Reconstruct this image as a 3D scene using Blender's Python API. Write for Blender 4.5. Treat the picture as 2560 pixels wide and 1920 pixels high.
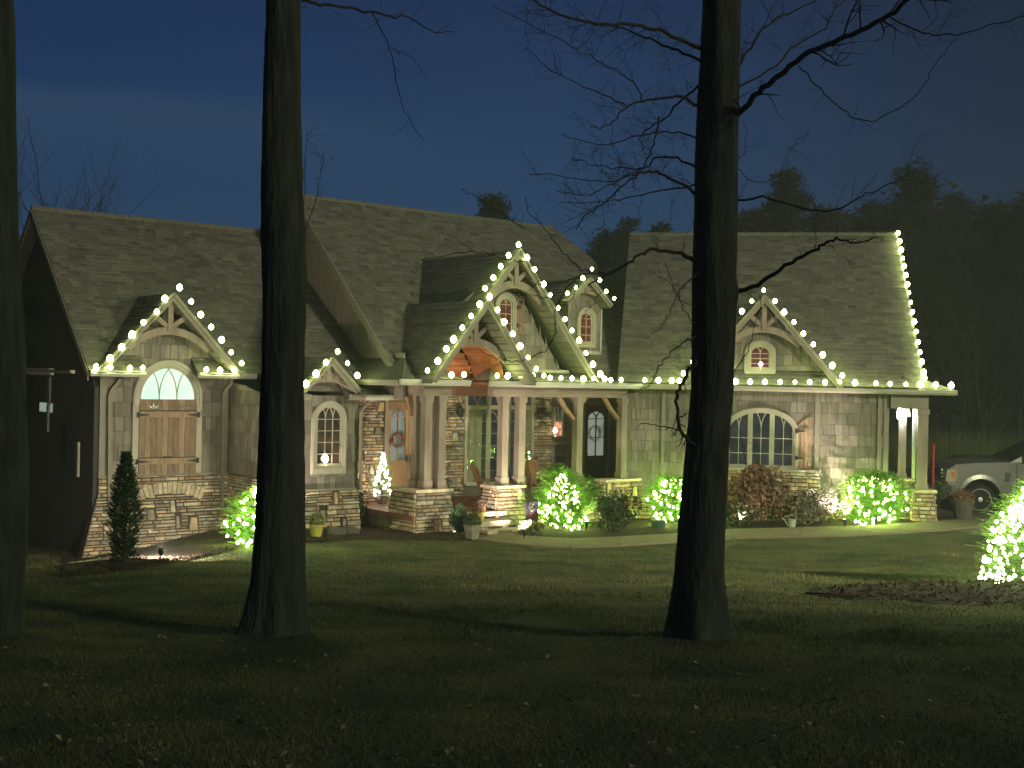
import bpy, math, random
from math import sin, cos, tan, pi, sqrt, atan2, radians
from mathutils import Vector, noise
import numpy as np

# ---------------------------------------------------------------- camera, world, light
for o_ in list(bpy.data.objects): bpy.data.objects.remove(o_, do_unlink=True)
SC = bpy.context.scene
COL = SC.collection
FPX = 3000.0                       # focal length in pixels of a 2560 px wide picture
ROLL = math.atan(0.021); PITCH = 0.003
FW = Vector((0, cos(PITCH), -sin(PITCH)))
RT = Vector((cos(ROLL), 0, sin(ROLL)))
RT = (RT - FW * RT.dot(FW)).normalized()
UP = RT.cross(FW)
cam_d = bpy.data.cameras.new('camera'); cam = bpy.data.objects.new('camera', cam_d); COL.objects.link(cam)
cam_d.sensor_width = 36; cam_d.lens = 36 * FPX / 2560; cam_d.clip_end = 900; cam_d.clip_start = .1
from mathutils import Matrix
cam.matrix_world = Matrix((( RT.x, UP.x, -FW.x, 0), (RT.y, UP.y, -FW.y, 0), (RT.z, UP.z, -FW.z, 0), (0, 0, 0, 1)))
SC.camera = cam
SC.view_settings.view_transform = 'Standard'
try: SC.view_settings.look = 'None'
except Exception: pass
SC.view_settings.exposure = .28; SC.view_settings.gamma = 1

W_ = bpy.data.worlds.new('World'); SC.world = W_; W_.use_nodes = True
nt = W_.node_tree; nt.nodes.clear()
def N(t, k, **kw):
    n = t.nodes.new(k)
    for a, b in kw.items(): setattr(n, a, b)
    return n
wo = N(nt, 'ShaderNodeOutputWorld'); bg = N(nt, 'ShaderNodeBackground'); tc = N(nt, 'ShaderNodeTexCoord')
sep = N(nt, 'ShaderNodeSeparateXYZ'); rmp = N(nt, 'ShaderNodeValToRGB')
nt.links.new(tc.outputs['Generated'], sep.inputs[0]); nt.links.new(sep.outputs['Z'], rmp.inputs[0])
cr = rmp.color_ramp
cr.elements[0].position = 0.0; cr.elements[0].color = (.0140, .048, .096, 1)
cr.elements[1].position = 0.34; cr.elements[1].color = (.0058, .0185, .062, 1)
e = cr.elements.new(.13); e.color = (.0115, .043, .108, 1)
e = cr.elements.new(.24); e.color = (.0085, .029, .086, 1)
e = cr.elements.new(1.0); e.color = (.005, .010, .030, 1)
# thin streaks of cloud catching the last light
mp = N(nt, 'ShaderNodeMapping'); mp.inputs['Scale'].default_value = (1.6, 1.6, 11)
mp.inputs['Location'].default_value = (3.1, .4, .9)
ns = N(nt, 'ShaderNodeTexNoise'); ns.inputs['Scale'].default_value = 1.3; ns.inputs['Detail'].default_value = 4
nt.links.new(tc.outputs['Generated'], mp.inputs[0]); nt.links.new(mp.outputs[0], ns.inputs['Vector'])
r2 = N(nt, 'ShaderNodeValToRGB'); r2.color_ramp.elements[0].position = .45; r2.color_ramp.elements[1].position = .72
nt.links.new(ns.outputs[0], r2.inputs[0])
# a broad bank of cloud low in the west
def mth(op, a=None, b=None, c=None):
    n = N(nt, 'ShaderNodeMath', operation=op)
    for i, v in enumerate((a, b, c)):
        if v is None: continue
        if isinstance(v, (int, float)): n.inputs[i].default_value = v
        else: nt.links.new(v, n.inputs[i])
    return n.outputs[0]
X_ = sep.outputs['X']; Z_ = sep.outputs['Z']
zc = mth('ADD', mth('MULTIPLY', mth('MULTIPLY', mth('ADD', X_, .22), mth('ADD', X_, .22)), -.28), .222)
up = N(nt, 'ShaderNodeMapRange', interpolation_type='SMOOTHSTEP')
dz = mth('SUBTRACT', zc, Z_)
dz2 = mth('ADD', dz, mth('MULTIPLY', mth('SUBTRACT', ns.outputs[0], .5), .085))
nt.links.new(dz2, up.inputs[0]); up.inputs[1].default_value = -.012; up.inputs[2].default_value = .02
dn = N(nt, 'ShaderNodeMapRange', interpolation_type='SMOOTHSTEP')
nt.links.new(dz2, dn.inputs[0]); dn.inputs[1].default_value = .09; dn.inputs[2].default_value = .015
lr = N(nt, 'ShaderNodeMapRange', interpolation_type='SMOOTHSTEP')
nt.links.new(X_, lr.inputs[0]); lr.inputs[1].default_value = .02; lr.inputs[2].default_value = -.2
band = mth('MULTIPLY', mth('MULTIPLY', up.outputs[0], dn.outputs[0]), lr.outputs[0])
cl = mth('ADD', mth('MULTIPLY', band, .36), mth('MULTIPLY', mth('MULTIPLY', r2.outputs[0], up.outputs[0]), .18))
mx = N(nt, 'ShaderNodeMixRGB'); nt.links.new(cl, mx.inputs[0]); nt.links.new(rmp.outputs[0], mx.inputs[1]); mx.inputs[2].default_value = (.032, .060, .105, 1)
# darker towards the east (right)
ea = N(nt, 'ShaderNodeMapRange', interpolation_type='SMOOTHSTEP'); nt.links.new(X_, ea.inputs[0])
ea.inputs[1].default_value = .02; ea.inputs[2].default_value = .48; ea.inputs[3].default_value = 1; ea.inputs[4].default_value = .36
m2 = N(nt, 'ShaderNodeMixRGB', blend_type='MULTIPLY'); m2.inputs[0].default_value = 1
nt.links.new(mx.outputs[0], m2.inputs[1]); nt.links.new(ea.outputs[0], m2.inputs[2])
nt.links.new(m2.outputs[0], bg.inputs[0]); bg.inputs[1].default_value = 1.0
nt.links.new(bg.outputs[0], wo.inputs[0])

# weak fill from behind right of the camera, added to lift trunks and lawn
sd = bpy.data.lights.new('fill_sun', 'SUN'); sd.energy = .62; sd.angle = radians(9); sd.color = (.95, .95, .70)
so = bpy.data.objects.new('fill_sun', sd); COL.objects.link(so)
so.rotation_euler = Vector((-.74, .60, -.46)).to_track_quat('-Z', 'Y').to_euler()

def spot(name, loc, target, energy, col, size=70, blend=.7, rad=.05):
    d = bpy.data.lights.new(name, 'SPOT'); d.energy = energy; d.color = col
    d.spot_size = radians(size); d.spot_blend = blend; d.shadow_soft_size = rad
    o = bpy.data.objects.new(name, d); COL.objects.link(o); o.location = loc
    o.rotation_euler = (Vector(target) - Vector(loc)).to_track_quat('-Z', 'Y').to_euler()
    return o
def point(name, loc, energy, col, rad=.05):
    d = bpy.data.lights.new(name, 'POINT'); d.energy = energy; d.color = col; d.shadow_soft_size = rad
    o = bpy.data.objects.new(name, d); COL.objects.link(o); o.location = loc
    return o
# guessed fill spot past the right edge, added to brighten roofs and lawn
spot('roof_fill_light', (16.5, 11.5, 4.6), (3, 28.5, -1.0), 11500, (.97, .95, .64), 88, .8, .15)

# ---------------------------------------------------------------- geometry helpers
def ray(px, py):
    return FW + RT * ((px - 1280) / FPX) + UP * (-(py - 960) / FPX)
def Pt(px, py, d):
    r = ray(px, py); return r * (d / r.y)
class Frame:
    def __init__(s, ox, oy, phi):
        s.O = Vector((ox, oy)); s.e = Vector((cos(phi), sin(phi))); s.n = Vector((sin(phi), -cos(phi))); s.phi = phi
    def w(s, a, o, z):
        return Vector((s.O.x + s.e.x * a + s.n.x * o, s.O.y + s.e.y * a + s.n.y * o, z))
    def at(s, px, py, o):                       # -> (s, z) on the plane at offset o
        r = ray(px, py); q = s.O + s.n * o
        t = (q.x * s.n.x + q.y * s.n.y) / (r.x * s.n.x + r.y * s.n.y)
        p = r * t; return ((p.x - q.x) * s.e.x + (p.y - q.y) * s.e.y, p.z)
    def side(s, px, py, a):                     # -> (o, z) on the plane s = a
        r = ray(px, py); q = s.O + s.e * a
        t = (q.x * s.e.x + q.y * s.e.y) / (r.x * s.e.x + r.y * s.e.y)
        p = r * t; return ((p.x - q.x) * s.n.x + (p.y - q.y) * s.n.y, p.z)
M = Frame(-.2, 30, radians(39))
R = Frame(3.2, 32.9, radians(-10))

LOC = {}
def setp(o, label=None, cat=None, group=None, kind=None, category=None):
    cat = cat or category
    if label: o['label'] = label
    if cat: o['category'] = cat
    if group: o['group'] = group
    if kind: o['kind'] = kind
    return o
def thing(name, loc, label, cat, group=None):
    o = bpy.data.objects.new(name, None); COL.objects.link(o); o.location = loc; o.empty_display_size = .2
    LOC[o.name] = Vector(loc); return setp(o, label, cat, group)
class MB:
    def __init__(s): s.v = []; s.f = []; s.t = []
    def add(s, vs, fs, tint=(1, 1, 1)):
        b = len(s.v); s.v.extend([tuple(v) for v in vs])
        for f in fs: s.f.append([b + i for i in f]); s.t.append(tint)
    def hexa(s, p, tint=(1, 1, 1)):             # p[0..3] bottom/back loop, p[4..7] top/front loop
        s.add(p, [(3, 2, 1, 0), (4, 5, 6, 7), (0, 1, 5, 4), (1, 2, 6, 5), (2, 3, 7, 6), (3, 0, 4, 7)], tint)
    def box(s, F, a0, a1, o0, o1, z0, z1, tint=(1, 1, 1)):
        s.hexa([F.w(a0, o1, z0), F.w(a1, o1, z0), F.w(a1, o0, z0), F.w(a0, o0, z0),
                F.w(a0, o1, z1), F.w(a1, o1, z1), F.w(a1, o0, z1), F.w(a0, o0, z1)], tint)
    def wbox(s, c, sx, sy, sz, rz=0, tint=(1, 1, 1)):   # c = centre of bottom
        e = Vector((cos(rz), sin(rz), 0)); n = Vector((-sin(rz), cos(rz), 0)); c = Vector(c); k = Vector((0, 0, sz))
        q = [c - e*sx/2 - n*sy/2, c + e*sx/2 - n*sy/2, c + e*sx/2 + n*sy/2, c - e*sx/2 + n*sy/2]
        s.hexa(q + [x + k for x in q], tint)
    def poly(s, pts, tint=(1, 1, 1)): s.add(pts, [tuple(range(len(pts)))], tint)
    def slab(s, pts, off, tint=(1, 1, 1)):      # polygon thickened by a vector
        n = len(pts); off = Vector(off); q = [Vector(p) + off for p in pts]
        s.add(list(pts) + q, [tuple(range(n)), tuple(range(2*n - 1, n - 1, -1))] + [(i, (i+1) % n, n + (i+1) % n, n + i) for i in range(n)], tint)
    def strip(s, F, pts, w, o0, o1, tint=(1, 1, 1)):   # bar of width w along a polyline of (s,z)
        P = [Vector(p) for p in pts]; L = []; Rr = []
        for i, p in enumerate(P):
            d = (P[min(i+1, len(P)-1)] - P[max(i-1, 0)]).normalized(); nn = Vector((-d.y, d.x)) * (w/2)
            L.append(p + nn); Rr.append(p - nn)
        vs = []
        for a, b in zip(L, Rr): vs += [F.w(a.x, o1, a.y), F.w(b.x, o1, b.y), F.w(b.x, o0, b.y), F.w(a.x, o0, a.y)]
        fs = []
        for i in range(len(P) - 1):
            k = 4*i
            for j in range(4): fs.append((k+j, k+(j+1) % 4, k+4+(j+1) % 4, k+4+j))
        fs += [(0, 1, 2, 3), (len(vs)-1, len(vs)-2, len(vs)-3, len(vs)-4)]
        s.add(vs, fs, tint)
    def tube(s, pts, rad, n=6, tint=(1, 1, 1), cap=True):
        pts = [Vector(p) for p in pts]; b = len(s.v); k = len(pts)
        ref = Vector((.13, .2, .97)) if abs((pts[-1]-pts[0]).normalized().z) < .9 else Vector((.2, .97, .1))
        for i, p in enumerate(pts):
            d = (pts[min(i+1, k-1)] - pts[max(i-1, 0)])
            if d.length < 1e-9: d = Vector((0, 0, 1))
            d.normalize(); x = d.cross(ref).normalized(); y = d.cross(x)
            r = rad[i] if isinstance(rad, (list, tuple)) else rad
            for j in range(n):
                a = 2*pi*j/n; s.v.append(tuple(p + x*cos(a)*r + y*sin(a)*r))
        for i in range(k-1):
            for j in range(n):
                s.f.append([b+i*n+j, b+i*n+(j+1) % n, b+(i+1)*n+(j+1) % n, b+(i+1)*n+j]); s.t.append(tint)
        if cap:
            s.f.append([b+j for j in range(n)][::-1]); s.t.append(tint)
            s.f.append([b+(k-1)*n+j for j in range(n)]); s.t.append(tint)
    def lathe(s, c, prof, n=12, tint=(1, 1, 1), axis=None):  # prof: (r, z)
        c = Vector(c); b = len(s.v)
        if axis is None: ex, ey, ez = Vector((1, 0, 0)), Vector((0, 1, 0)), Vector((0, 0, 1))
        else:
            ez = Vector(axis).normalized(); ex = ez.cross(Vector((0, .1, 1))).normalized(); ey = ez.cross(ex)
        for r, z in prof:
            for j in range(n):
                a = 2*pi*j/n; s.v.append(tuple(c + ex*(r*cos(a)) + ey*(r*sin(a)) + ez*z))
        for i in range(len(prof)-1):
            for j in range(n):
                s.f.append([b+i*n+j, b+i*n+(j+1) % n, b+(i+1)*n+(j+1) % n, b+(i+1)*n+j]); s.t.append(tint)
        s.f.append([b+j for j in range(n)][::-1]); s.t.append(tint)
        s.f.append([b+(len(prof)-1)*n+j for j in range(n)]); s.t.append(tint)
    def build(s, name, mat, parent=None, smooth=False, loc=None, **kw):
        me = bpy.data.meshes.new(name)
        base = LOC[parent.name] if parent else (Vector(loc) if loc is not None else Vector((0, 0, 0)))
        v = np.array(s.v, dtype=np.float64).reshape(-1, 3) - np.array(base)
        me.from_pydata(v.tolist(), [], s.f)
        me.materials.append(mat)
        at = me.attributes.new('tint', 'FLOAT_COLOR', 'FACE')
        c = np.ones((len(s.t), 4), dtype=np.float32); c[:, :3] = np.array(s.t, dtype=np.float32).reshape(-1, 3)
        if len(me.polygons) == len(s.t): at.data.foreach_set('color', c.ravel())
        if smooth: me.polygons.foreach_set('use_smooth', [True]*len(me.polygons))
        me.update()
        o = bpy.data.objects.new(name, me); COL.objects.link(o)
        if parent: o.parent = parent
        else: o.location = base
        LOC[o.name] = base.copy()
        return setp(o, **kw)

# ---------------------------------------------------------------- materials
MATS = {}
def mat(name, col, rough=.85, var=.25, scale=6, bump=.3, bscale=30, tint=True, stretch=(1, 1, 1), metal=0, detail=5, spec=.3, col2=None, bdist=.02):
    m = bpy.data.materials.new(name); m.use_nodes = True; t = m.node_tree; t.nodes.clear()
    out = N(t, 'ShaderNodeOutputMaterial'); p = N(t, 'ShaderNodeBsdfPrincipled'); t.links.new(p.outputs[0], out.inputs[0])
    p.inputs['Roughness'].default_value = rough; p.inputs['Metallic'].default_value = metal
    p.inputs['Specular IOR Level'].default_value = spec
    g = N(t, 'ShaderNodeTexCoord'); mpg = N(t, 'ShaderNodeMapping'); mpg.inputs['Scale'].default_value = stretch
    t.links.new(g.outputs['Object'], mpg.inputs[0])
    n1 = N(t, 'ShaderNodeTexNoise'); n1.inputs['Scale'].default_value = scale; n1.inputs['Detail'].default_value = detail
    t.links.new(mpg.outputs[0], n1.inputs['Vector'])
    mr = N(t, 'ShaderNodeMapRange'); t.links.new(n1.outputs[0], mr.inputs[0]); mr.inputs[1].default_value = .3; mr.inputs[2].default_value = .7
    mixc = N(t, 'ShaderNodeMixRGB'); t.links.new(mr.outputs[0], mixc.inputs[0])
    c2 = col2 or tuple(min(1, c*(1+var)) for c in col); c1 = tuple(c*(1-var) for c in col) if not col2 else col
    mixc.inputs[1].default_value = (*c1, 1); mixc.inputs[2].default_value = (*c2, 1)
    cur = mixc.outputs[0]
    if tint:
        a = N(t, 'ShaderNodeAttribute'); a.attribute_name = 'tint'
        mm = N(t, 'ShaderNodeMixRGB', blend_type='MULTIPLY'); mm.inputs[0].default_value = 1
        t.links.new(cur, mm.inputs[1]); t.links.new(a.outputs['Color'], mm.inputs[2]); cur = mm.outputs[0]
    t.links.new(cur, p.inputs['Base Color'])
    if bump:
        n2 = N(t, 'ShaderNodeTexNoise'); n2.inputs['Scale'].default_value = bscale; n2.inputs['Detail'].default_value = 6
        t.links.new(mpg.outputs[0], n2.inputs['Vector'])
        b = N(t, 'ShaderNodeBump'); b.inputs['Strength'].default_value = bump; b.inputs['Distance'].default_value = bdist
        t.links.new(n2.outputs[0], b.inputs['Height']); t.links.new(b.outputs[0], p.inputs['Normal'])
    MATS[name] = m; return m
def emit(name, col, strength):
    m = bpy.data.materials.new(name); m.use_nodes = True; t = m.node_tree; t.nodes.clear()
    out = N(t, 'ShaderNodeOutputMaterial'); e = N(t, 'ShaderNodeEmission'); e.inputs[0].default_value = (*col, 1); e.inputs[1].default_value = strength
    t.links.new(e.outputs[0], out.inputs[0]); MATS[name] = m; return m
mSIDE = mat('cedar_shake', (.185, .162, .140), .9, .22, 5, .5, 22, stretch=(3, 3, .35))
mVERT = mat('board_siding', (.20, .165, .135), .85, .15, 4, .3, 20, stretch=(3, 3, .2))
mWALL = mat('wall_backing', (.10, .085, .07), .95, .1, 6, 0)
mSTONE = mat('ledge_stone', (.42, .365, .29), .85, .3, 7, .6, 28)
mMORT = mat('mortar', (.05, .04, .033), .95, .2, 9, .3)
mROOF = mat('asphalt_shingle', (.118, .112, .092), .92, .22, 14, .5, 60)
mROOFB = mat('roof_underlay', (.05, .046, .038), .95, .2, 10, .2)
mTRIM = mat('painted_trim', (.34, .31, .25), .55, .08, 5, .08, 30)
mFASC = mat('fascia_paint', (.20, .18, .14), .6, .1, 5, .1, 30)
mTIMB = mat('rough_timber', (.235, .19, .15), .8, .22, 5, .4, 25, stretch=(1, 1, .25))
mBEAM = mat('beam_timber', (.235, .185, .145), .8, .22, 5, .4, 25, stretch=(.3, .3, 3))
mGUT = mat('gutter_metal', (.42, .405, .35), .4, .05, 4, 0)
mCEDAR = mat('cedar_ceiling', (.33, .125, .055), .6, .25, 5, .3, 20, stretch=(.5, .5, 4))
mSHUT = mat('stained_plank', (.19, .125, .088), .75, .32, 7, .3, 25, stretch=(3, 3, .5), col2=(.30, .215, .15))
mIRON = mat('black_iron', (.02, .02, .022), .5, .1, 8, .1)
mDOOR = mat('door_wood', (.26, .16, .085), .5, .2, 6, .2, 25, stretch=(3, 3, .4))
mDARKD = mat('dark_door', (.055, .042, .032), .5, .2, 6, .2, 25, stretch=(3, 3, .4))
mGRASS = mat('lawn', (.036, .052, .016), .95, .3, 1.1, .9, 24, tint=False, col2=(.13, .125, .05), bdist=.06)
mBLADE = mat('grass_blade', (.05, .065, .022), .9, .35, 1.1, 0, col2=(.17, .175, .065))
mMULCH = mat('mulch', (.045, .026, .016), .95, .4, 5, .9, 22, bdist=.05)
mPATH = mat('concrete', (.21, .18, .11), .85, .14, 3, .2, 60)
mDRIVE = mat('drive', (.16, .14, .11), .9, .15, 2, .2, 50)
mBARK = mat('bark', (.050, .055, .040), .95, .4, 7, 1.0, 16, tint=False, stretch=(1.6, 1.6, .28), bdist=.035)
mTWIG = mat('twig_bark', (.050, .043, .034), .95, .3, 6, .4, 30)
mFLOOR = mat('porch_floor', (.20, .085, .055), .6, .15, 5, .15, 30)
mPOT = mat('wood_planter', (.22, .20, .16), .8, .2, 8, .3, 30)
mCLAY = mat('yellow_pot', (.42, .34, .08), .6, .15, 6, .1)
mBOULD = mat('boulder', (.10, .09, .075), .95, .3, 4, .7, 14)
mGREEN = mat('conifer_green', (.10, .20, .022), .8, .35, 8, 0)
mDKGRN = mat('dark_conifer', (.030, .065, .028), .85, .35, 8, 0)
mSPRUCE = mat('spruce_green', (.15, .22, .06), .8, .3, 8, 0)
mLEAF = mat('shrub_leaf', (.060, .085, .035), .8, .4, 8, 0)
mDRYL = mat('dry_leaf', (.20, .105, .065), .85, .4, 8, 0)
mFALLEN = mat('fallen_leaf', (.22, .17, .12), .85, .4, 3, 0)
mPINE = mat('pine_far', (.020, .028, .014), .95, .4, 1.5, 0)
mTRUCK = mat('truck_paint', (.17, .17, .155), .32, .04, 3, 0, metal=.35, spec=.5)
mCHROME = mat('chrome', (.65, .65, .66), .15, .03, 3, 0, metal=1)
mRIM = mat('wheel_rim', (.5, .5, .48), .45, .05, 5, 0, metal=.4)
mTYRE = mat('tyre', (.012, .012, .012), .8, .1, 8, .2)
mGLASSD = mat('dark_glass', (.012, .014, .016), .08, .05, 3, 0, spec=.6)
mWHITE = mat('white_paint', (.7, .69, .62), .5, .04, 4, 0)
mRED = mat('red_ornament', (.35, .02, .02), .5, .2, 9, 0)
mCURT = mat('curtain', (.38, .36, .26), .9, .08, 5, .1)
mCHAIR = mat('chair_wood', (.22, .10, .05), .6, .2, 6, .2, 25)
BULBC = (.80, 1.0, .34)
mBULB = emit('lit_bulb', BULBC, 40)
mMINI = emit('lit_mini_bulb', (.66, 1.0, .22), 95)
mMINIW = emit('lit_white_bulb', (1.0, .88, .66), 26)
mSPRB = emit('lit_spruce_bulb', (.72, 1.0, .34), 46)
mLAMP = emit('lit_lamp', (1.0, .78, .55), 30)
mSCON = emit('lit_sconce', (.85, .95, 1.0), 30)
def glassmat(name, col, mix=.7, em=None, es=0):
    m = bpy.data.materials.new(name); m.use_nodes = True; t = m.node_tree; t.nodes.clear()
    out = N(t, 'ShaderNodeOutputMaterial'); gl = N(t, 'ShaderNodeBsdfGlossy'); gl.inputs['Roughness'].default_value = .05; gl.inputs[0].default_value = (.6, .6, .6, 1)
    tr = N(t, 'ShaderNodeBsdfTransparent'); tr.inputs[0].default_value = (*col, 1); ms = N(t, 'ShaderNodeMixShader'); ms.inputs[0].default_value = 1-mix
    t.links.new(tr.outputs[0], ms.inputs[1]); t.links.new(gl.outputs[0], ms.inputs[2]); cur = ms.outputs[0]
    t.links.new(cur, out.inputs[0]); return m
mGLASS = glassmat('window_glass', (.9, .93, .9), .88)
def litpane(name, c1, c2, s, scale=2.5):
    m = bpy.data.materials.new(name); m.use_nodes = True; t = m.node_tree; t.nodes.clear()
    out = N(t, 'ShaderNodeOutputMaterial'); e = N(t, 'ShaderNodeEmission'); e.inputs[1].default_value = s
    g = N(t, 'ShaderNodeTexCoord'); n1 = N(t, 'ShaderNodeTexNoise'); n1.inputs['Scale'].default_value = scale; t.links.new(g.outputs['Object'], n1.inputs['Vector'])
    mr = N(t, 'ShaderNodeMapRange'); t.links.new(n1.outputs[0], mr.inputs[0]); mr.inputs[1].default_value = .42; mr.inputs[2].default_value = .6
    mc = N(t, 'ShaderNodeMixRGB'); t.links.new(mr.outputs[0], mc.inputs[0]); mc.inputs[1].default_value = (*c1, 1); mc.inputs[2].default_value = (*c2, 1)
    t.links.new(mc.outputs[0], e.inputs[0])
    gl = N(t, 'ShaderNodeBsdfGlossy'); gl.inputs['Roughness'].default_value = .06; gl.inputs[0].default_value = (.06, .06, .06, 1)
    ad = N(t, 'ShaderNodeAddShader'); t.links.new(e.outputs[0], ad.inputs[0]); t.links.new(gl.outputs[0], ad.inputs[1]); t.links.new(ad.outputs[0], out.inputs[0])
    return m
mP_FAN = litpane('fanlight_room', (.75, 1.0, .72), (.62, .96, .68), 1.05)
mP_DARK = litpane('dim_room', (.016, .020, .020), (.030, .036, .034), 1)
mP_RED = litpane('red_room', (.085, .022, .014), (.13, .04, .025), 1)
mP_WARM = litpane('warm_room', (.09, .055, .028), (.02, .018, .014), 1)
mEND = mat('shaded_end_siding', (.045, .042, .038), .9, .15, 4, .3, 20, stretch=(3, 3, .2))  # board siding darkened to stand for the shade on the end wall
mP_GREY = litpane('grey_room', (.06, .075, .06), (.20, .22, .18), 1, 1.5)

# ---------------------------------------------------------------- packed courses (stones, shakes, shingles)
def interval(poly, y):
    xs = []
    n = len(poly)
    for i in range(n):
        (x0, y0), (x1, y1) = poly[i], poly[(i+1) % n]
        if (y0 <= y < y1) or (y1 <= y < y0): xs.append(x0 + (y-y0)/(y1-y0)*(x1-x0))
    xs.sort(); return xs
BUD = {}
def pack(parent, name, mt, mapf, poly, hr, wr, thick, gap, tints, seed, budget=0, holes=(), jit=.15, house=None, pool=None, wedge=False, bigs=0.0, rev=False):
    """cover the polygon (u,v) with courses of pieces; mapf(u,v,h) -> world.  Up to `budget` single objects, rest into pool"""
    rg = random.Random(seed)
    v0 = min(p[1] for p in poly); v1 = max(p[1] for p in poly)
    v = v0; row = 0; out = []
    while v < v1 - .01:
        h = rg.uniform(*hr); vt = min(v + h, v1)
        if v1 - vt < hr[0]*.4: vt = v1
        eps = 1e-4
        ib = interval(poly, v + eps); it = interval(poly, vt - eps)
        if len(ib) < 2 and len(it) < 2: v = vt; continue
        if len(ib) < 2: ib = [(it[0]+it[-1])/2]*2
        if len(it) < 2: it = [(ib[0]+ib[-1])/2]*2
        Lb, Rb, Lt, Rt_ = ib[0], ib[-1], it[0], it[-1]
        u = min(Lb, Lt) - rg.uniform(0, wr[1]*.5); U1 = max(Rb, Rt_)
        while u < U1:
            w = rg.uniform(*wr); u2 = u + w
            a, b, c, d = max(u, Lb), min(u2, Rb), min(u2, Rt_), max(u, Lt)
            if U1 - u2 < wr[0]*.5: b, c, u2 = Rb, Rt_, U1 + .01
            if b - a > gap*1.5 or c - d > gap*1.5:
                b = max(b, a + .002); c = max(c, d + .002)
                uc = (a+b+c+d)/4; vc = (v+vt)/2
                if not any(h0 < uc < h1 and h2 < vc < h3 for h0, h1, h2, h3 in holes):
                    out.append((a, b, c, d, v, vt))
            u = u2
        v = vt; row += 1
    # knobby larger stones swallow the pieces they cover
    if bigs:
        nb = int(bigs*len(out)); sel = rg.sample(out, min(nb, len(out))); rem = set(); extra = []
        for (a, b, c, d, p, q) in sel:
            cx = (a+b)/2; w = rg.uniform(.13, .28); hh = rg.uniform(.18, .34); A, B, P_, Q = cx-w/2, cx+w/2, p, p+hh
            if Q > v1 or interval(poly, Q-.01)[:1] == [] : continue
            iv = interval(poly, Q-.01)
            if A < iv[0] or B > iv[-1]: continue
            if any(not (B < x[0] or A > x[1] or Q < x[4] or P_ > x[5]) for x in extra): continue
            extra.append((A, B, B-rg.uniform(0, w*.35), A+rg.uniform(0, w*.35), P_, Q))
        for E in extra:
            new = []
            for x in out:
                if x[4] < E[5]-.01 and x[5] > E[4]+.01 and x[0] < E[1] and x[1] > E[0]:
                    if x[0] < E[0] - .05: new.append((x[0], E[0], E[0], x[3], x[4], x[5]))
                    if x[1] > E[1] + .05: new.append((E[1], x[1], x[2], E[1], x[4], x[5]))
                else: new.append(x)
            out = new
        out += extra
    if rev: out = out[::-1]
    for k, (a, b, c, d, p, q) in enumerate(out):
        ti = rg.choice(tints); br = rg.uniform(.8, 1.2); tt = tuple(x*br for x in ti)
        g = gap/2; w = max(b-a, c-d); hh = q-p
        th = thick*rg.uniform(.6, 1.4)
        J = lambda m: rg.uniform(-jit, jit)*min(m, .05)
        q4 = [(a+g, p+g), (b-g, p+g), (c-g, q-g), (d+g, q-g)]
        if wedge: hs = [th, th, th*.25, th*.25]
        else: hs = [th]*4
        ins = min(.012, hh*.18, max(w, .01)*.2) if not wedge else .002
        fr = [(q4[0][0]+ins+abs(J(w)), q4[0][1]+ins+abs(J(hh))), (q4[1][0]-ins-abs(J(w)), q4[1][1]+ins+abs(J(hh))),
              (q4[2][0]-ins-abs(J(w)), q4[2][1]-ins-abs(J(hh))), (q4[3][0]+ins+abs(J(w)), q4[3][1]-ins-abs(J(hh)))]
        vs = [mapf(x, y, -.004) for x, y in q4] + [mapf(x, y, hs[i]) for i, (x, y) in enumerate(fr)]
        fs = [(4, 5, 6, 7), (0, 1, 5, 4), (1, 2, 6, 5), (2, 3, 7, 6), (3, 0, 4, 7)]
        if k < budget:
            mb = MB(); mb.add(vs, fs, tt); mb.build(name, mt, parent)
        else: pool.add(vs, fs, tt)
    return len(out)
ST_T = [(1, 1, 1), (.7, .68, .66), (1.25, 1.18, 1.0), (.85, .75, .62), (1.15, .95, .75), (.55, .52, .5), (1.05, 1.0, .95), (.8, .62, .5)]
SH_T = [(1, 1, 1), (.9, .9, .9), (1.1, 1.07, 1.05), (.82, .8, .8), (1.04, 1.0, .94)]
RF_T = [(1, 1, 1), (.88, .88, .9), (1.1, 1.08, 1.02), (.76, .76, .78), (1.05, 1.0, .93), (.94, .95, .94)]
# ---------------------------------------------------------------- ground
def lerp(a, b, t): return a + (b-a)*t
def sm(a, b, x):
    t = max(0, min(1, (x-a)/(b-a))); return t*t*(3-2*t)
GX = [(-60, -1.6), (-20, -.95), (-13, -.72), (-8.8, -.48), (-7.4, -.12), (-6.2, .10), (-4, .02), (5, 0), (10, .22), (16, .32), (60, .4)]
def gx(x):
    for (a, p), (b, q) in zip(GX, GX[1:]):
        if x <= b: return lerp(p, q, max(0, (x-a)/(b-a)))
    return .4
def gz0(x, y):
    z = -1.6 - .0785*y if y < 26 else -1.6 - .0785*26 - .06*sm(26, 31, y)
    if y > 45: z += (y-45)*.01
    z += gx(x)*sm(13, 25, y)
    return z
def gz(x, y):
    n = noise.noise(Vector((x*.35, y*.35, 0)))*.05*sm(40, 26, y) + noise.noise(Vector((x*1.3, y*1.3, 3)))*.022*(1 if y < 26 else .3)
    d = 0
    # low mound of bare soil under the spruce, root flare of the big trees
    q = ((x-7.3)/3.1)**2 + ((y-17.0)/1.6)**2
    if q < 1: d += .10*(1-q) + .04*noise.noise(Vector((x*4, y*4, 1)))
    for tx, ty in TREE_AT:
        r = sqrt((x-tx)**2 + (y-ty)**2)
        if r < 1.6: d += .16*(1-r/1.6)**2
    return gz0(x, y) + n*sm(30, 24, y) + d
TREE_AT = [(-2.18, 11.0), (1.78, 11.3), (-4.3, 10.3)]
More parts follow.
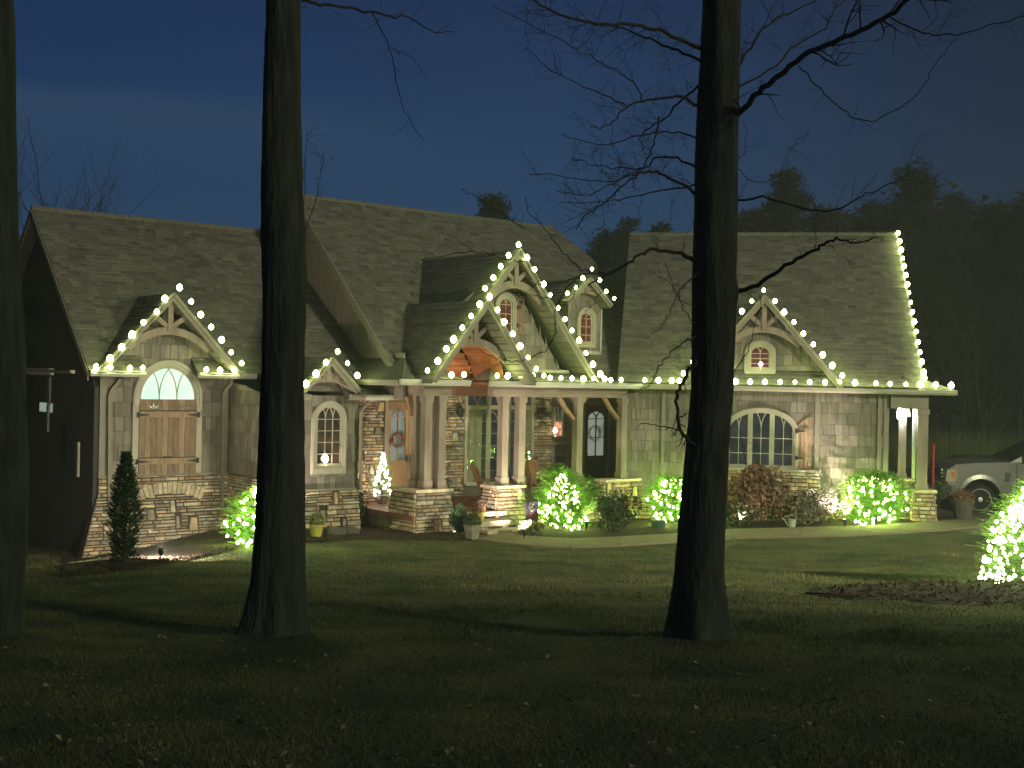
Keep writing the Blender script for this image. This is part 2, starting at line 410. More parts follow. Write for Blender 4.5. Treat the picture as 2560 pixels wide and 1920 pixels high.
def grid(x0, x1, nx, y0, y1, ny, zf, pw=1.0):
    vs = []; fs = []
    for j in range(ny+1):
        y = y0 + (y1-y0)*(j/ny)**pw
        for i in range(nx+1):
            x = x0 + (x1-x0)*i/nx; vs.append((x, y, zf(x, y)))
    for j in range(ny):
        for i in range(nx):
            a = j*(nx+1)+i; fs.append((a, a+1, a+nx+2, a+nx+1))
    return vs, fs
# near lawn finely meshed, the far ground in the same sheet, coarser
ys = list(np.linspace(-30, 3, 9)) + list(np.linspace(3.2, 34, 240)) + list(np.linspace(35, 60, 14)) + [80, 120, 170]
xs = [-140, -70, -40] + list(np.linspace(-28, 28, 300)) + [40, 70, 140]
vs = [(x, y, gz(x, y)) for y in ys for x in xs]; nx = len(xs)
fs = [(j*nx+i, j*nx+i+1, (j+1)*nx+i+1, (j+1)*nx+i) for j in range(len(ys)-1) for i in range(nx-1)]
g = MB(); g.add(vs, fs); g.build('ground', mGRASS, smooth=True, kind='structure')
def patch(name, m, pts, lift, kind='structure', nseg=1, **kw):   # strip between two polylines following the ground
    g = MB(); vs = []; fs = []
    for (a, b) in pts:
        for k in range(7):
            x = lerp(a[0], b[0], k/6); y = lerp(a[1], b[1], k/6)
            l = lift if 0 < k < 6 else lift*.3
            vs.append((x, y, gz(x, y) + l))
    for i in range(len(pts)-1):
        for k in range(6): fs.append((i*7+k, i*7+k+1, (i+1)*7+k+1, (i+1)*7+k))
    g.add(vs, fs); return g.build(name, m, kind=kind, **kw)
def onground(px, py):           # where a pixel's ray meets the ground
    r = ray(px, py); y = 5.0
    while y < 60:
        p = r*(y/r.y)
        if p.z <= gz0(p.x, p.y): return p
        y += .05
    return r*(33/r.y)

# ---------------------------------------------------------------- the house
HOUSE = thing('house', M.w(0, -3, -3.7), 'rustic house with steep gables, stone base, cedar shakes and timber porch behind the tree trunks', 'house')
stoneP, shakeP, shingP = MB(), MB(), MB()

# wall planes -------------------------------------------------
OB = -3.4; OE = -3.0; KL = .945
sBL = M.at(254, 1100, OB)[0]; sBR = M.at(563, 1100, OB)[0]
zCap = M.at(282, 1192, OB)[1]
sGL, _ = M.at(240, 932, -2.9); sGR, _ = M.at(603, 938, -2.9); sGA, zGA = M.at(444, 733, -2.9)
sGA = (sGL+sGR)/2
ZE0 = .02
# roofs --------------------------------------------------------
def roofplane(name, F, oe, z0, k, poly, th=.12, shing=0, seed=1, hr=(.15, .15)):
    """poly in (s, o); plane rises backwards from (oe, z0) with slope k"""
    A = math.atan(k); L = sqrt(1+k*k)
    pt = lambda s, o, h=0: F.w(s, o + h*sin(A), z0 + (oe-o)*k + h*cos(A))
    g = MB(); top = [pt(s, o) for s, o in poly]; nrm = (pt(0, 0, 1) - pt(0, 0)).normalized()
    a = (top[1]-top[0]).cross(top[2]-top[1])
    g.slab(top, -nrm*th)
    ro = g.build(name, mROOFB, HOUSE)
    mf = lambda u, v, h: pt(u, oe - v/L, h)
    pp = [(s, (oe-o)*L) for s, o in poly]
    pack(ro, 'shingle', mROOF, mf, pp, hr, (.14, .42), .016, .004, RF_T, seed, budget=shing, pool=shingP, wedge=True, jit=0)
    return ro
sLW = M.side(640 if 0 else 222, 930, 0)[0]
sLE = M.at(222, 930, OE)[0]
RIDGE_L = 4.0
oRL = OE - RIDGE_L/KL
rL = roofplane('roof', M, OE, ZE0, KL, [(sLE, -3.46), (-2.9, -3.46), (-2.9, oRL), (sLE, oRL)], seed=2)
roofplane('roof', M, OE, ZE0, KL, [(sLE, OE), (M.at(362, 936, OE)[0], OE), (M.at(362, 936, OE)[0], -3.46), (sLE, -3.46)], seed=33)
roofplane('roof', M, OE, ZE0, KL, [(M.at(494, 936, OE)[0], OE), (-2.9, OE), (-2.9, -3.46), (M.at(494, 936, OE)[0], -3.46)], seed=34)
# back slope of the left wing
g = MB(); g.slab([M.w(sLE, oRL, ZE0+RIDGE_L-.05), M.w(-2.9, oRL, ZE0+RIDGE_L-.05), M.w(-2.9, oRL-4.3, .0), M.w(sLE, oRL-4.3, .0)], Vector((0, 0, -.12))); g.build('roof', mROOFB, HOUSE)
g = MB(); g.tube([M.w(sLE, oRL, ZE0+RIDGE_L), M.w(-2.9, oRL, ZE0+RIDGE_L)], .07, 5); g.build('ridge_cap', mROOF, rL)
# left rake board
g = MB()
for a, b in (((OE, 0), (oRL, RIDGE_L)), ((oRL, RIDGE_L), (oRL-4.3, 0))):
    g.slab([M.w(sLE-.03, a[0], a[1]), M.w(sLE-.03, b[0], b[1]), M.w(sLE-.03, b[0], b[1]-.2), M.w(sLE-.03, a[0], a[1]-.2)], M.w(.03, 0, 0)-M.w(0, 0, 0))
g.build('rake_board', mFASC, HOUSE)
# end wall of the left wing, shade put into its colour
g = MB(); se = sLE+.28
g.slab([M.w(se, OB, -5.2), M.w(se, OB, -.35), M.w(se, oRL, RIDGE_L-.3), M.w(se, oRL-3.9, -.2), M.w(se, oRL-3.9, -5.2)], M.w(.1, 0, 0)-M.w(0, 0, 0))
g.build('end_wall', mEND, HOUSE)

# middle block (arched window) ---------------------------------
OM = -1.5; OME = -1.1; ZM = -.42
KM = (RIDGE_L - ZM)/(OME-oRL)*.995
sg0, sg1 = M.at(772, 984, OME)[0], M.at(872, 984, OME)[0]
rM = roofplane('roof', M, OME, ZM, KM, [(-5.7, OME-.46), (-2.7, OME-.46), (-2.7, -6.2), (-3.1, -6.2), (-4.3, -4.0)], seed=3)
roofplane('roof', M, OME, ZM, KM, [(-5.9, OME), (sg0, OME), (sg0, OME-.46), (-5.8, OME-.46)], seed=35)
roofplane('roof', M, OME, ZM, KM, [(sg1, OME), (-2.7, OME), (-2.7, OME-.46), (sg1, OME-.46)], seed=36)
g = MB()
PM = lambda s, o: M.w(s, o, ZM+(OME-o)*KM-.05)
PLo = lambda s, o: M.w(s, o, min(-.1, 0) if o > OE else ZE0+(OE-o)*KL-.1)
for (a, b) in (((-5.9, OME), (-4.3, -4.0)), ((-4.3, -4.0), (-3.1, -6.2))):
    g.slab([PM(*a), PM(*b), PLo(*b), PLo(*a)], (.05, .05, 0))
g.build('roof_cheek', mSIDE, HOUSE)

# main roof ------------------------------------------------------
OMN = -.33; KN = .914; RM = 4.9; oRM = OMN - RM/KN; sMR = 6.5
sMK = -2.9
rN = roofplane('roof', M, OMN, 0, KN, [(sMK, -.9), (7.8, -.9), (7.8, -3.2), (7.0, -4.9), (sMR, oRM), (sMK, oRM)], seed=4)
g = MB(); g.tube([M.w(sMK, oRM, RM), M.w(sMR, oRM, RM)], .07, 5); g.build('ridge_cap', mROOF, rN)
g = MB(); g.slab([M.w(sMK, oRM, RM-.05), M.w(sMR, oRM, RM-.05), M.w(7.8, oRM-5, .2), M.w(sMK, oRM-5, .2)], Vector((0, 0, -.12))); g.build('roof', mROOFB, HOUSE)
for k, poly in enumerate(([(sMK, OMN), (-2.75, OMN), (-2.75, -.9), (sMK, -.9)], [(.15, OMN), (5.6, OMN), (5.6, -.9), (.15, -.9)])):
    roofplane('roof', M, OMN, 0, KN, poly, seed=5+k)
# flat apron of the porch eave
sEV = M.at(1222, 950, .45)[0]; 
for k, (a, b) in enumerate(((-2.95, M.at(1150, 947, .45)[0]), (M.at(1236, 950, .45)[0], 5.1))):
    roofplane('eave_apron', M, .45, -.04, .10, [(a, .45), (b, .45), (b, -.5), (a, -.5)], th=.05, seed=8+k)
# rake board of the main roof and the sided end wall below it
g = MB()
g.slab([M.w(sMK-.03, OMN+.02, .0), M.w(sMK-.03, oRM, RM), M.w(sMK-.03, oRM, RM-.24), M.w(sMK-.03, OMN+.02, -.24)], M.w(.06, 0, 0)-M.w(0, 0, 0))
g.build('rake_board', mFASC, HOUSE)
g = MB(); sw = sMK + .25
g.slab([M.w(sw, -.55, .3), M.w(sw, -.75, .35), M.w(sw, oRM, RM-.2), M.w(sw, oRM-3, RM-3.2), M.w(sw, -8, -.5), M.w(sw, -.55, -.5)], M.w(.08, 0, 0)-M.w(0, 0, 0))
ew = g.build('end_wall', mVERT, HOUSE)
g = MB(); rg = random.Random(5)
for i in range(26):
    o = -1.0 - i*.2; zt = (OMN-o)*KN - .22
    if zt > RM: break
    g.slab([M.w(sw-.012, o, -.4), M.w(sw-.012, o, zt), M.w(sw-.012, o-.025, zt), M.w(sw-.012, o-.025, -.4)], M.w(.012, 0, 0)-M.w(0, 0, 0))
g.build('batten', mVERT, HOUSE)
# skirt roof under the sided wall (slopes to the left)
g = MB()
A_ = M.w(-3.35, .45, -.04); B_ = M.w(-3.35, -2.3, -.04); C_ = M.w(sw-.01, -2.3, .48); D_ = M.w(sw-.01, -.5, .48)
g.slab([A_, D_, C_, B_], Vector((0, 0, -.08)))
g.slab([A_, M.w(-2.7, .45, -.03), M.w(-2.6, -.45, .3), D_], Vector((0, 0, -.08)))
g.build('skirt_roof', mROOF, HOUSE)
g = MB(); g.slab([M.w(sw-.03, -2.3, .48), M.w(sw-.03, -.5, .48), M.w(sw-.03, -.5, .60), M.w(sw-.03, -2.3, .60)], M.w(.03, 0, 0)-M.w(0, 0, 0)); g.build('band_board', mFASC, HOUSE)

# gutters ----------------------------------------------------------
def gutter(F, s0, s1, o, z, h=.13, d=.12, parent=HOUSE, m=mGUT):
    g = MB(); pr = [(0, 0), (d*.55, 0), (d*.9, h*.45), (d*.9, h*.8), (d, h*.85), (d, h), (0, h)]
    g.slab([F.w(s0, o+a, z-h+b) for a, b in pr], F.w(s1, 0, 0)-F.w(s0, 0, 0)); return g.build('gutter', m, parent)
def gutter_o(F, o0, o1, s, z, h=.13, d=.12, parent=HOUSE, m=mGUT):
    g = MB(); pr = [(0, 0), (-d*.55, 0), (-d*.9, h*.45), (-d*.9, h*.8), (-d, h*.85), (-d, h), (0, h)]
    g.slab([F.w(s+a, o0, z-h+b) for a, b in pr], F.w(0, o1, 0)-F.w(0, o0, 0)); return g.build('gutter', m, parent)
gutter(M, sLE, M.at(362, 936, OE+.03)[0], OE+.03, .03)
gutter(M, M.at(494, 938, OE+.03)[0], M.at(638, 940, OE+.03)[0], OE+.03, .03)
oa = M.side(70, 930, sLE-.35)[0]
gutter_o(M, oa, oa+ (OE-oa)*.55, sLE-.30, .06, h=.16)
gutter_o(M, oa+(OE-oa)*.55, OE, sLE-.30, .02, h=.07, m=mFASC)
gutter(M, -3.42, -2.6, OME+.02, ZM, parent=HOUSE)
gutter(M, -5.9, sg0, OME+.02, ZM, m=mFASC); gutter(M, sg1, -3.45, OME+.02, ZM, m=mFASC)
gutter_o(M, .45, -2.35, -3.36, -.05, m=mFASC)
gutter(M, -3.45, M.at(1172, 949, .47)[0], .47, -.02, h=.14)
gutter(M, M.at(1222, 950, .47)[0], M.at(1700, 962, .47)[0]*0+5.15, .47, -.02, h=.14)
# downspouts: lists of points (px, py) on a plane
def spout(F, o, pts, w=.085, m=mGUT, parent=HOUSE):
    P = [F.at(px, py, o) for px, py in pts]; g = MB()
    Q = [F.w(s, o+.07, z) for s, z in P]; g.tube(Q, w*.6, 4); return g.build('downspout', m, parent)
spout(M, OB+.05, [(296, 948), (290, 958), (276, 975), (271, 990), (270, 1300), (268, 1395)], m=mFASC)
spout(M, OB+.05, [(575, 948), (573, 960), (560, 974), (555, 990), (551, 1300), (551, 1330)], m=mFASC)
g = MB(); s_, z_ = M.at(551, 1318, OB+.05); g.lathe(M.w(s_, OB+.15, z_-.08), [(.075, 0), (.085, .22)], 8); g.build('drain_boot', mWHITE, HOUSE)
# side spouts and post on the shaded end
def sidebar(px, y0, y1, w, m):
    o, z = M.side(px, y0, sLE-.1); _, z1 = M.side(px, y1, sLE-.1); g = MB()
    g.slab([M.w(sLE-.1, o, z), M.w(sLE-.1, o, z1), M.w(sLE-.1, o+w, z1), M.w(sLE-.1, o+w, z)], M.w(.05, 0, 0)-M.w(0, 0, 0)); return g.build('downspout', m, HOUSE)
sidebar(119, 942, 1012, .12, mFASC); sidebar(116, 1012, 1080, .09, mFASC); sidebar(190, 1105, 1192, .12, mFASC)
o, z = M.side(76, 1006, sLE-.02); o2, z2 = M.side(102, 1031, sLE-.02)
g = MB(); g.slab([M.w(sLE+.2, o, z), M.w(sLE+.2, o2, z), M.w(sLE+.2, o2, z2), M.w(sLE+.2, o, z2)], M.w(.06, 0, 0)-M.w(0, 0, 0)); g.build('window', litpane('far_lit_pane', (.16, .22, .17), (.22, .28, .22), 1), HOUSE)

# ---------------------------------------------------------------- windows
def arch(s0, s1, zs, rise, n=18):
    c = (s0+s1)/2; a = (s1-s0)/2
    return [(c - a*cos(pi*i/n), zs + rise*sin(pi*i/n)) for i in range(n+1)]
def outline(s0, s1, zb, zs, rise, n=18):
    return [(s0, zb)] + arch(s0, s1, zs, rise, n) + [(s1, zb)]
def band(g, F, pin, pout, o0, o1, closed=True):
    n = len(pin); vs = []
    for (a, b), (c, d) in zip(pin, pout): vs += [F.w(a, o1, b), F.w(c, o1, d), F.w(c, o0, d), F.w(a, o0, b)]
    fs = []
    for i in range(n if closed else n-1):
        k = 4*i; m_ = 4*((i+1) % n)
        for j in range(4): fs.append((k+j, k+(j+1) % 4, m_+(j+1) % 4, m_+j))
    g.add(vs, fs)
def window(F, o, s0, s1, zb, zs, rise, tw, pm, nv=1, rows=(), gothic=True, mull=(), proud=.07, sash=.045, sill=.06, depth=.0, tm=None, parent=HOUSE, parts=True):
    tm = tm or mTRIM
    g = MB(); i_ = outline(s0, s1, zb, zs, rise); u_ = outline(s0-tw, s1+tw, zb-sill, zs, rise+tw)
    band(g, F, i_, u_, o-.01, o+proud)
    i2 = outline(s0-tw*.45, s1+tw*.45, zb-sill*.4, zs, rise+tw*.45); u2 = outline(s0-tw*.85, s1+tw*.85, zb-sill*.9, zs, rise+tw*.85)
    band(g, F, i2, u2, o+proud-.005, o+proud+.02)
    fr = g.build('window', tm, parent)
    i3 = outline(s0+sash, s1-sash, zb+sash, zs, rise-sash)
    g = MB(); band(g, F, i3, i_, o-.01, o+proud*.6); g.build('sash', tm, fr)
    g = MB(); g.poly([F.w(a, o+.031, b) for a, b in i_]); g.build('pane', pm, fr)
    b = .014
    g = MB(); w = (s1-s0)
    edges = [s0+sash] + list(mull) + [s1-sash]
    c = (s0+s1)/2; ha = w/2
    top = lambda s: zs + rise*sqrt(max(0, 1-((s-c)/ha)**2))
    for m_ in mull: g.strip(F, [(m_, zb), (m_, top(m_))], .13, o-.01, o+proud*.7)
    for a, d in zip(edges, edges[1:]):
        a2 = a + (.065 if a in mull else 0); d2 = d - (.065 if d in mull else 0)
        for k in range(1, nv+1):
            x = a2 + (d2-a2)*k/(nv+1)
            if gothic:
                g.strip(F, [(x, zb), (x, zs + (0 if not mull else 0))], b*1.3, o+.03, o+.055)
            else: g.strip(F, [(x, zb), (x, top(x))], b*1.3, o+.03, o+.055)
        for z in rows: g.strip(F, [(a2, z), (d2, z)], b*1.3, o+.03, o+.053)
        if gothic:
            step = (d2-a2)/(nv+1)
            for k in range(1, nv+1):
                x = a2 + (d2-a2)*k/(nv+1)
                for sg in (-1, 1):
                    pts = []
                    for q in range(13):
                        t = q/12; xx = x + sg*step*(1-cos(t*pi/2))*1.0; zz = zs + rise*1.05*sin(t*pi/2)*(1 if nv > 1 else .95)
                        if zz > top(xx)+.01 or not (a2-.001 <= xx <= d2+.001): break
                        pts.append((xx, zz))
                    if len(pts) > 1: g.strip(F, pts, b*1.4, o+.03, o+.055)
    g.build('muntin', tm, fr)
    return fr
# strap shutters / plank panels -------------------------------------
def planks(F, o, s0, s1, zb, zt, n, top=None, rails=(), parent=HOUSE, name='shutter', seed=0):
    rg = random.Random(seed); g = MB(); sh = None
    g.box(F, s0, s1, o, o+.02, zb, min(zt, zb+ .05)); sh = g.build(name, mSHUT, parent)
    for i in range(n):
        a = lerp(s0, s1, i/n)+.004; b = lerp(s0, s1, (i+1)/n)-.004; t = rg.uniform(.75, 1.25)
        ta = top(a) if top else zt; tb = top(b) if top else zt
        g = MB(); g.slab([F.w(a, o+.05, zb), F.w(b, o+.05, zb), F.w(b, o+.05, tb), F.w(a, o+.05, ta)], F.w(0, -.035-.0, 0)-F.w(0, 0, 0), (t, t*rg.uniform(.92, 1.04), t*rg.uniform(.88, 1.05))); g.build('board', mSHUT, sh)
    for z, h in rails:
        g = MB(); g.box(F, s0-.005, s1+.005, o+.05, o+.075, z, z+h, (1.15, 1.12, 1.1)); g.build('rail', mSHUT, sh)
    return sh
def hinge(F, o, s, z, d, parent, L=.26):
    g = MB(); g.box(F, s-.03 if d > 0 else s-.03, s+.03, o, o+.02, z-.06, z+.06)
    g.slab([F.w(s, o+.02, z+.035), F.w(s+d*L, o+.02, z+.006), F.w(s+d*L, o+.02, z-.006), F.w(s, o+.02, z-.035)], F.w(0, .012, 0)-F.w(0, 0, 0)); g.build('hinge', mIRON, parent)
def tulip(F, o, s, z, k, parent, m):
    g = MB()
    g.slab([F.w(s, o, z+.07*k), F.w(s-.022*k, o, z+.02*k), F.w(s, o, z-.03*k), F.w(s+.022*k, o, z+.02*k)], F.w(0, .01, 0)-F.w(0, 0, 0))
    for d in (-1, 1):
        g.slab([F.w(s+d*.02*k, o, z-.045*k), F.w(s+d*.055*k, o, z-.03*k), F.w(s+d*.12*k, o, z+.03*k), F.w(s+d*.035*k, o, z+.0*k)], F.w(0, .01, 0)-F.w(0, 0, 0))
    g.build('tulip_cutout', m, parent)

# ---- bump-out front
g = MB(); g.slab([M.w(sBL, OB, zCap), M.w(sBR, OB, zCap), M.w(sBR, OB, .0), M.w(sGA, OB, zGA-.25), M.w(sBL, OB, .0)], M.w(0, -.1, 0)-M.w(0, 0, 0))
wB = g.build('front_wall', mWALL, HOUSE)
s0, _ = M.at(346, 1000, OB); s1, _ = M.at(488, 1000, OB); zs = M.at(417, 996, OB)[1]; rise = M.at(417, 916, OB)[1]-zs; zb = zCap+.03
mapB = lambda u, v, h: M.w(u, OB+h+.004, v)
pack(wB, 'shake', mSIDE, mapB, [(sBL, zCap+.03), (sBR, zCap+.03), (sBR, -.02), (sGA, zGA-.3), (sBL, -.02)], (.33, .34), (.10, .34), .02, .006, SH_T, 11, budget=110, pool=shakeP,
     holes=[(s0-.1, s1+.1, zb, zs+.25), (s0+.1, s1-.1, zs, zs+rise*.8)], wedge=True, jit=0)
wn = window(M, OB, s0, s1, zs-.16, zs, rise, .15, mP_FAN, nv=2, rows=(), gothic=True, proud=.08, sill=.0)
for (a, b) in ((s0-.15, s0-.01), (s1+.01, s1+.15)):
    g = MB(); g.box(M, a, b, OB-.01, OB+.075, zb, zs-.04); g.build('jamb', mTRIM, wn)
sm_ = (s0+s1)/2
zA = M.at(417, 1028, OB)[1]; zB = M.at(417, 1042, OB)[1]; zC = M.at(417, 1140, OB)[1]; zD = M.at(417, 1155, OB)[1]
for (a, b, dd, sd_) in ((s0, sm_, 1, 3), (sm_, s1, -1, 4)):
    sh = planks(M, OB+.03, a, b, zb, zs-.02, 5, rails=((zB-.01, .14), (zD-.04, .14)), seed=sd_)
    xx = a if dd > 0 else b
    hinge(M, OB+.11, xx-dd*.04, zB+.05, dd, sh); hinge(M, OB+.11, xx-dd*.04, zD+.03, dd, sh)
    g = MB(); g.box(M, a, b, OB+.10, OB+.115, zB+.135, zB+.155); g.box(M, a, b, OB+.10, OB+.115, zD+.105, zD+.12); g.box(M, sm_-.12 if dd > 0 else sm_, sm_ if dd > 0 else sm_+.10, OB+.10, OB+.13, zD+.10, zD+.14); g.build('strap', mIRON, sh)
    tulip(M, OB+.09, (a+b)/2+dd*(-.02), (zA+zs)/2-.10+.06, 1.1, sh, mWHITE if dd > 0 else mFASC)
# corner boards
for px in (256, 562):
    s_ = M.at(px, 1000, OB)[0]; g = MB(); g.box(M, s_-.07, s_+.07, OB, OB+.045, zCap, -.05); g.build('corner_board', mFASC, HOUSE)
# stone base of the bump-out, battered outwards
zBot = -4.75
BT = .13
mapS = lambda u, v, h: M.w(u, OB+.06+h+BT*max(0, zCap-v-.45), v)
sbl2 = M.at(200, 1400, OB+.3)[0]; sbr2 = M.at(602, 1322, OB+.2)[0]
polyS = [(sbl2-.12, zBot), (sbr2+.3, zBot), (sbr2, -3.75), (sBR+.08, zCap-.35), (sBR+.08, zCap), (sBL-.08, zCap), (sBL-.08, zCap-.35), (sBL-.22, zCap-.85)]
g = MB(); g.slab([mapS(u, v, -.0) for u, v in polyS], M.w(0, -.25, 0)-M.w(0, 0, 0)); sb = g.build('stone_base', mMORT, HOUSE)
pack(sb, 'stone', mSTONE, mapS, polyS, (.05, .105), (.14, .52), .035, .013, ST_T, 21, budget=185, pool=stoneP, bigs=.05, rev=True)
# soldier arch laid into the stone
g = MB(); rg = random.Random(3); aL, _ = M.at(326, 1235, OB); aR, _ = M.at(508, 1225, OB)
n = 15; rad_ = 2.1; cx = (aL+aR)/2; half = (aR-aL)/2; th0 = math.asin(half/rad_); zc_ = zCap-.16-rad_
for i in range(n):
    a0 = lerp(-th0, th0, i/n)+.004; a1 = lerp(-th0, th0, (i+1)/n)-.004; t = rg.uniform(.8, 1.25)
    h1 = rg.uniform(.0, .04); q = [(cx+sin(a)*r, zc_+cos(a)*r) for a, r in ((a0, rad_-.24-h1), (a1, rad_-.24-h1), (a1, rad_), (a0, rad_))]
    g.add([mapS(u, v, .0) for u, v in q] + [mapS(u, v, .075) for u, v in q], [(4, 5, 6, 7), (0, 1, 5, 4), (1, 2, 6, 5), (2, 3, 7, 6), (3, 0, 4, 7)], (t, t*.95, t*.85))
g.build('soldier_arch', mSTONE, sb)
g = MB(); g.box(M, sBL-.1, sBR+.1, OB, OB+.10, zCap, zCap+.035); g.build('ledge', mFASC, sb)
g = MB(); s_, z_ = M.at(370, 1328, OB+.15); p_ = mapS(s_, z_, .02); g.lathe(p_, [(.035, 0), (.035, .09)], 10, axis=(M.n.x, M.n.y, 0)); g.build('drain_pipe', mWHITE, sb)
# gable ---------------------------------------------------------------
def gable(F, sa, za, sl, sr, zb, of, ow, kback, truss=True, col=None, board=.2, fasc=.13, archz=None, name='gable_roof', shk=True, boards=True, thick=.09, drop=.42, athick=.17, tback=None):
    """kback(z) -> o where this roof runs into the roof behind"""
    g = MB()
    for s_ in (sl, sr):
        g.slab([F.w(sa, of, za), F.w(s_, of, zb), F.w(s_, kback(zb), zb), F.w(sa, kback(za), za)], Vector((0, 0, -thick)))
    gr = g.build(name, mROOF, HOUSE)
    for s_ in (sl, sr):
        d = Vector((s_-sa, zb-za)); L = d.length; u = d/L; nn = Vector((u.y, -u.x)) if s_ < sa else Vector((-u.y, u.x))
        if nn.y > 0: nn = -nn
        a = Vector((sa, za)); b = Vector((s_, zb))
        g = MB(); q = [a, b, b+nn*fasc+u*0, Vector((sa, za-fasc/abs(nn.y)))]
        g.slab([F.w(p.x, of+.035, p.y) for p in q], F.w(0, -.04, 0)-F.w(0, 0, 0)); g.build('rake_board', mFASC, gr)
        g = MB(); q = [a+nn*-.02, b+nn*-.02, b+nn*.05, a+Vector((0, -.05/abs(nn.y)))]
        g.slab([F.w(p.x, of+.065, p.y) for p in q], F.w(0, -.03, 0)-F.w(0, 0, 0)); g.build('drip_edge', mFASC, gr)
        if boards:
            nb = max(4, int(L/board)); off = nn*(thick*.75+.02)
            for i in range(nb):
                p = a + u*(L*(i+.04)/nb) + off; q = a + u*(L*(i+.94)/nb) + off
                if i == 0: p = Vector((sa, p.y + (sa-p.x)*u.y/u.x*0))
                g = MB(); g.slab([F.w(p.x, of, p.y), F.w(q.x, of, q.y), F.w(q.x, ow, q.y), F.w(p.x, ow, p.y)], F.w(nn.x*.02, 0, nn.y*.02)-F.w(0, 0, 0)); g.build('soffit_board', mFASC, gr)
    for s_ in ([sl] if shk else []):
        L = sqrt((sa-s_)**2+(za-zb)**2); ux, uz = (sa-s_)/L, (za-zb)/L
        mf = lambda u, v, h: F.w(s_+ux*v-uz*h, -u, zb+uz*v+ux*h)
        pack(gr, 'shingle', mROOF, mf, [(-of, 0), (-kback(zb), 0), (-kback(za), L), (-of, L)], (.15, .15), (.14, .42), .016, .004, RF_T, int(of*100)+7, pool=shingP, wedge=True, jit=0)
    if truss:
        w = sr-sl; zc = zb + (za-zb)*(.46 if archz is None else archz)
        k = (za-zc)/(za-zb); hw = w/2*k*.99; ot = of-.12 if tback is None else tback
        m_ = col or mTIMB
        g = MB(); pts = []
        n = 14
        for i in range(n+1):
            t = -1+2*i/n; pts.append((sa+hw*1.22*t, zc-drop*t*t))
        g.strip(F, pts, athick, ot-.1, ot); g.build('arched_collar', m_, gr)
        g = MB(); g.box(F, sa-.06, sa+.06, ot-.08, ot+.03, zc-.02, za-.2); g.build('king_post', m_, gr)
        for d in (-1, 1):
            g = MB(); m0 = (sa+d*.03, zc+.08); t = .48; m1 = (sa+d*hw*(1-t)*.98, zc+(za-zc)*t-.06)
            g.strip(F, [m0, m1], .11, ot-.08, ot); g.build('strut', m_, gr)
    return gr
gable(M, sGA, zGA, sGL, sGR, .0, -2.9, OB+.02, lambda z: OE-(z-ZE0)/KL-.1, archz=.53)
# little return roofs at the eave corners
def ret(F, s0, s1, o1, o0, z0, z1, skew):
    g = MB(); g.add([F.w(s0, o1, z0), F.w(s1, o1, z0), F.w(s1, o0, z0), F.w(s0, o0, z0), F.w(s0+skew[0], o0, z1), F.w(s1+skew[1], o0, z1)],
                    [(0, 1, 5, 4), (1, 2, 5), (3, 0, 4), (2, 3, 4, 5), (0, 3, 2, 1)]); return g.build('return_roof', mROOF, HOUSE)
ret(M, sGL+.1, M.at(362, 935, OE)[0], OE+.02, OB, 0, .24, (.2, -.25))
ret(M, M.at(496, 935, OE)[0], sGR-.1, OE+.02, OB, 0, .24, (.25, -.2))

# ---- cheek wall between bump-out and middle block
sCk = -5.75
g = MB(); g.slab([M.w(sCk, OM, zCap-1.6), M.w(sCk, OM, -.5), M.w(sCk, OB-.2, -.1), M.w(sCk, OB-.2, zCap-1.6)], M.w(.08, 0, 0)-M.w(0, 0, 0)); wC = g.build('side_wall', mWALL, HOUSE)
mapC = lambda u, v, h: M.w(sCk-h-.004, -u, v)
pack(wC, 'shake', mSIDE, mapC, [(-OM, zCap+.0), (-OB+.2, zCap), (-OB+.2, -.12), (-OM, -.45)], (.33, .34), (.10, .34), .02, .006, SH_T, 12, budget=0, pool=shakeP, wedge=True, jit=0)
mapC2 = lambda u, v, h: M.w(sCk-h-.05, -u, v)
pack(wC, 'stone', mSTONE, mapC2, [(-OM-.1, -4.2), (-OB+.2, -4.2), (-OB+.2, zCap), (-OM-.1, zCap)], (.05, .1), (.14, .5), .035, .012, ST_T, 22, budget=0, pool=stoneP, bigs=.04)
g = MB(); g.slab([M.w(sCk-.045, OM+.1, -4.3), M.w(sCk-.045, OM+.1, zCap), M.w(sCk-.045, OB-.2, zCap), M.w(sCk-.045, OB-.2, -4.3)], M.w(.04, 0, 0)-M.w(0, 0, 0)); g.build('stone_backing', mMORT, HOUSE)

# ---- middle block front
sM0 = sCk; sM1 = M.at(893, 1100, OM)[0]
zCapM = M.at(820, 1226, OM)[1]
g = MB(); g.box(M, sM0, sM1, OM-.12, OM, -4.3, -.45); wM = g.build('front_wall', mWALL, HOUSE)
s0, _ = M.at(787, 1100, OM); s1, _ = M.at(851, 1100, OM); zb = M.at(820, 1163, OM)[1]; zs = M.at(820, 1048, OM)[1]; rise = M.at(820, 1014, OM)[1]-zs
mapM = lambda u, v, h: M.w(u, OM+h+.004, v)
pack(wM, 'shake', mSIDE, mapM, [(sM0, zCapM), (sM1, zCapM), (sM1, -.45), (sM0, -.45)], (.33, .34), (.10, .30), .02, .006, SH_T, 13, budget=40, pool=shakeP, wedge=True, jit=0, holes=[(s0-.05, s1+.05, zb, zs+.2)])
r_ = [lerp(zb, zs, t) for t in (.25, .5, .75, 1)]
window(M, OM, s0, s1, zb, zs, rise, .12, mP_WARM, nv=2, rows=r_, gothic=True, sill=.2, proud=.09)
g = MB(); g.box(M, sM0-.1, sM1+.06, OM, OM+.09, zCapM, zCapM+.05); g.build('ledge', mFASC, HOUSE)
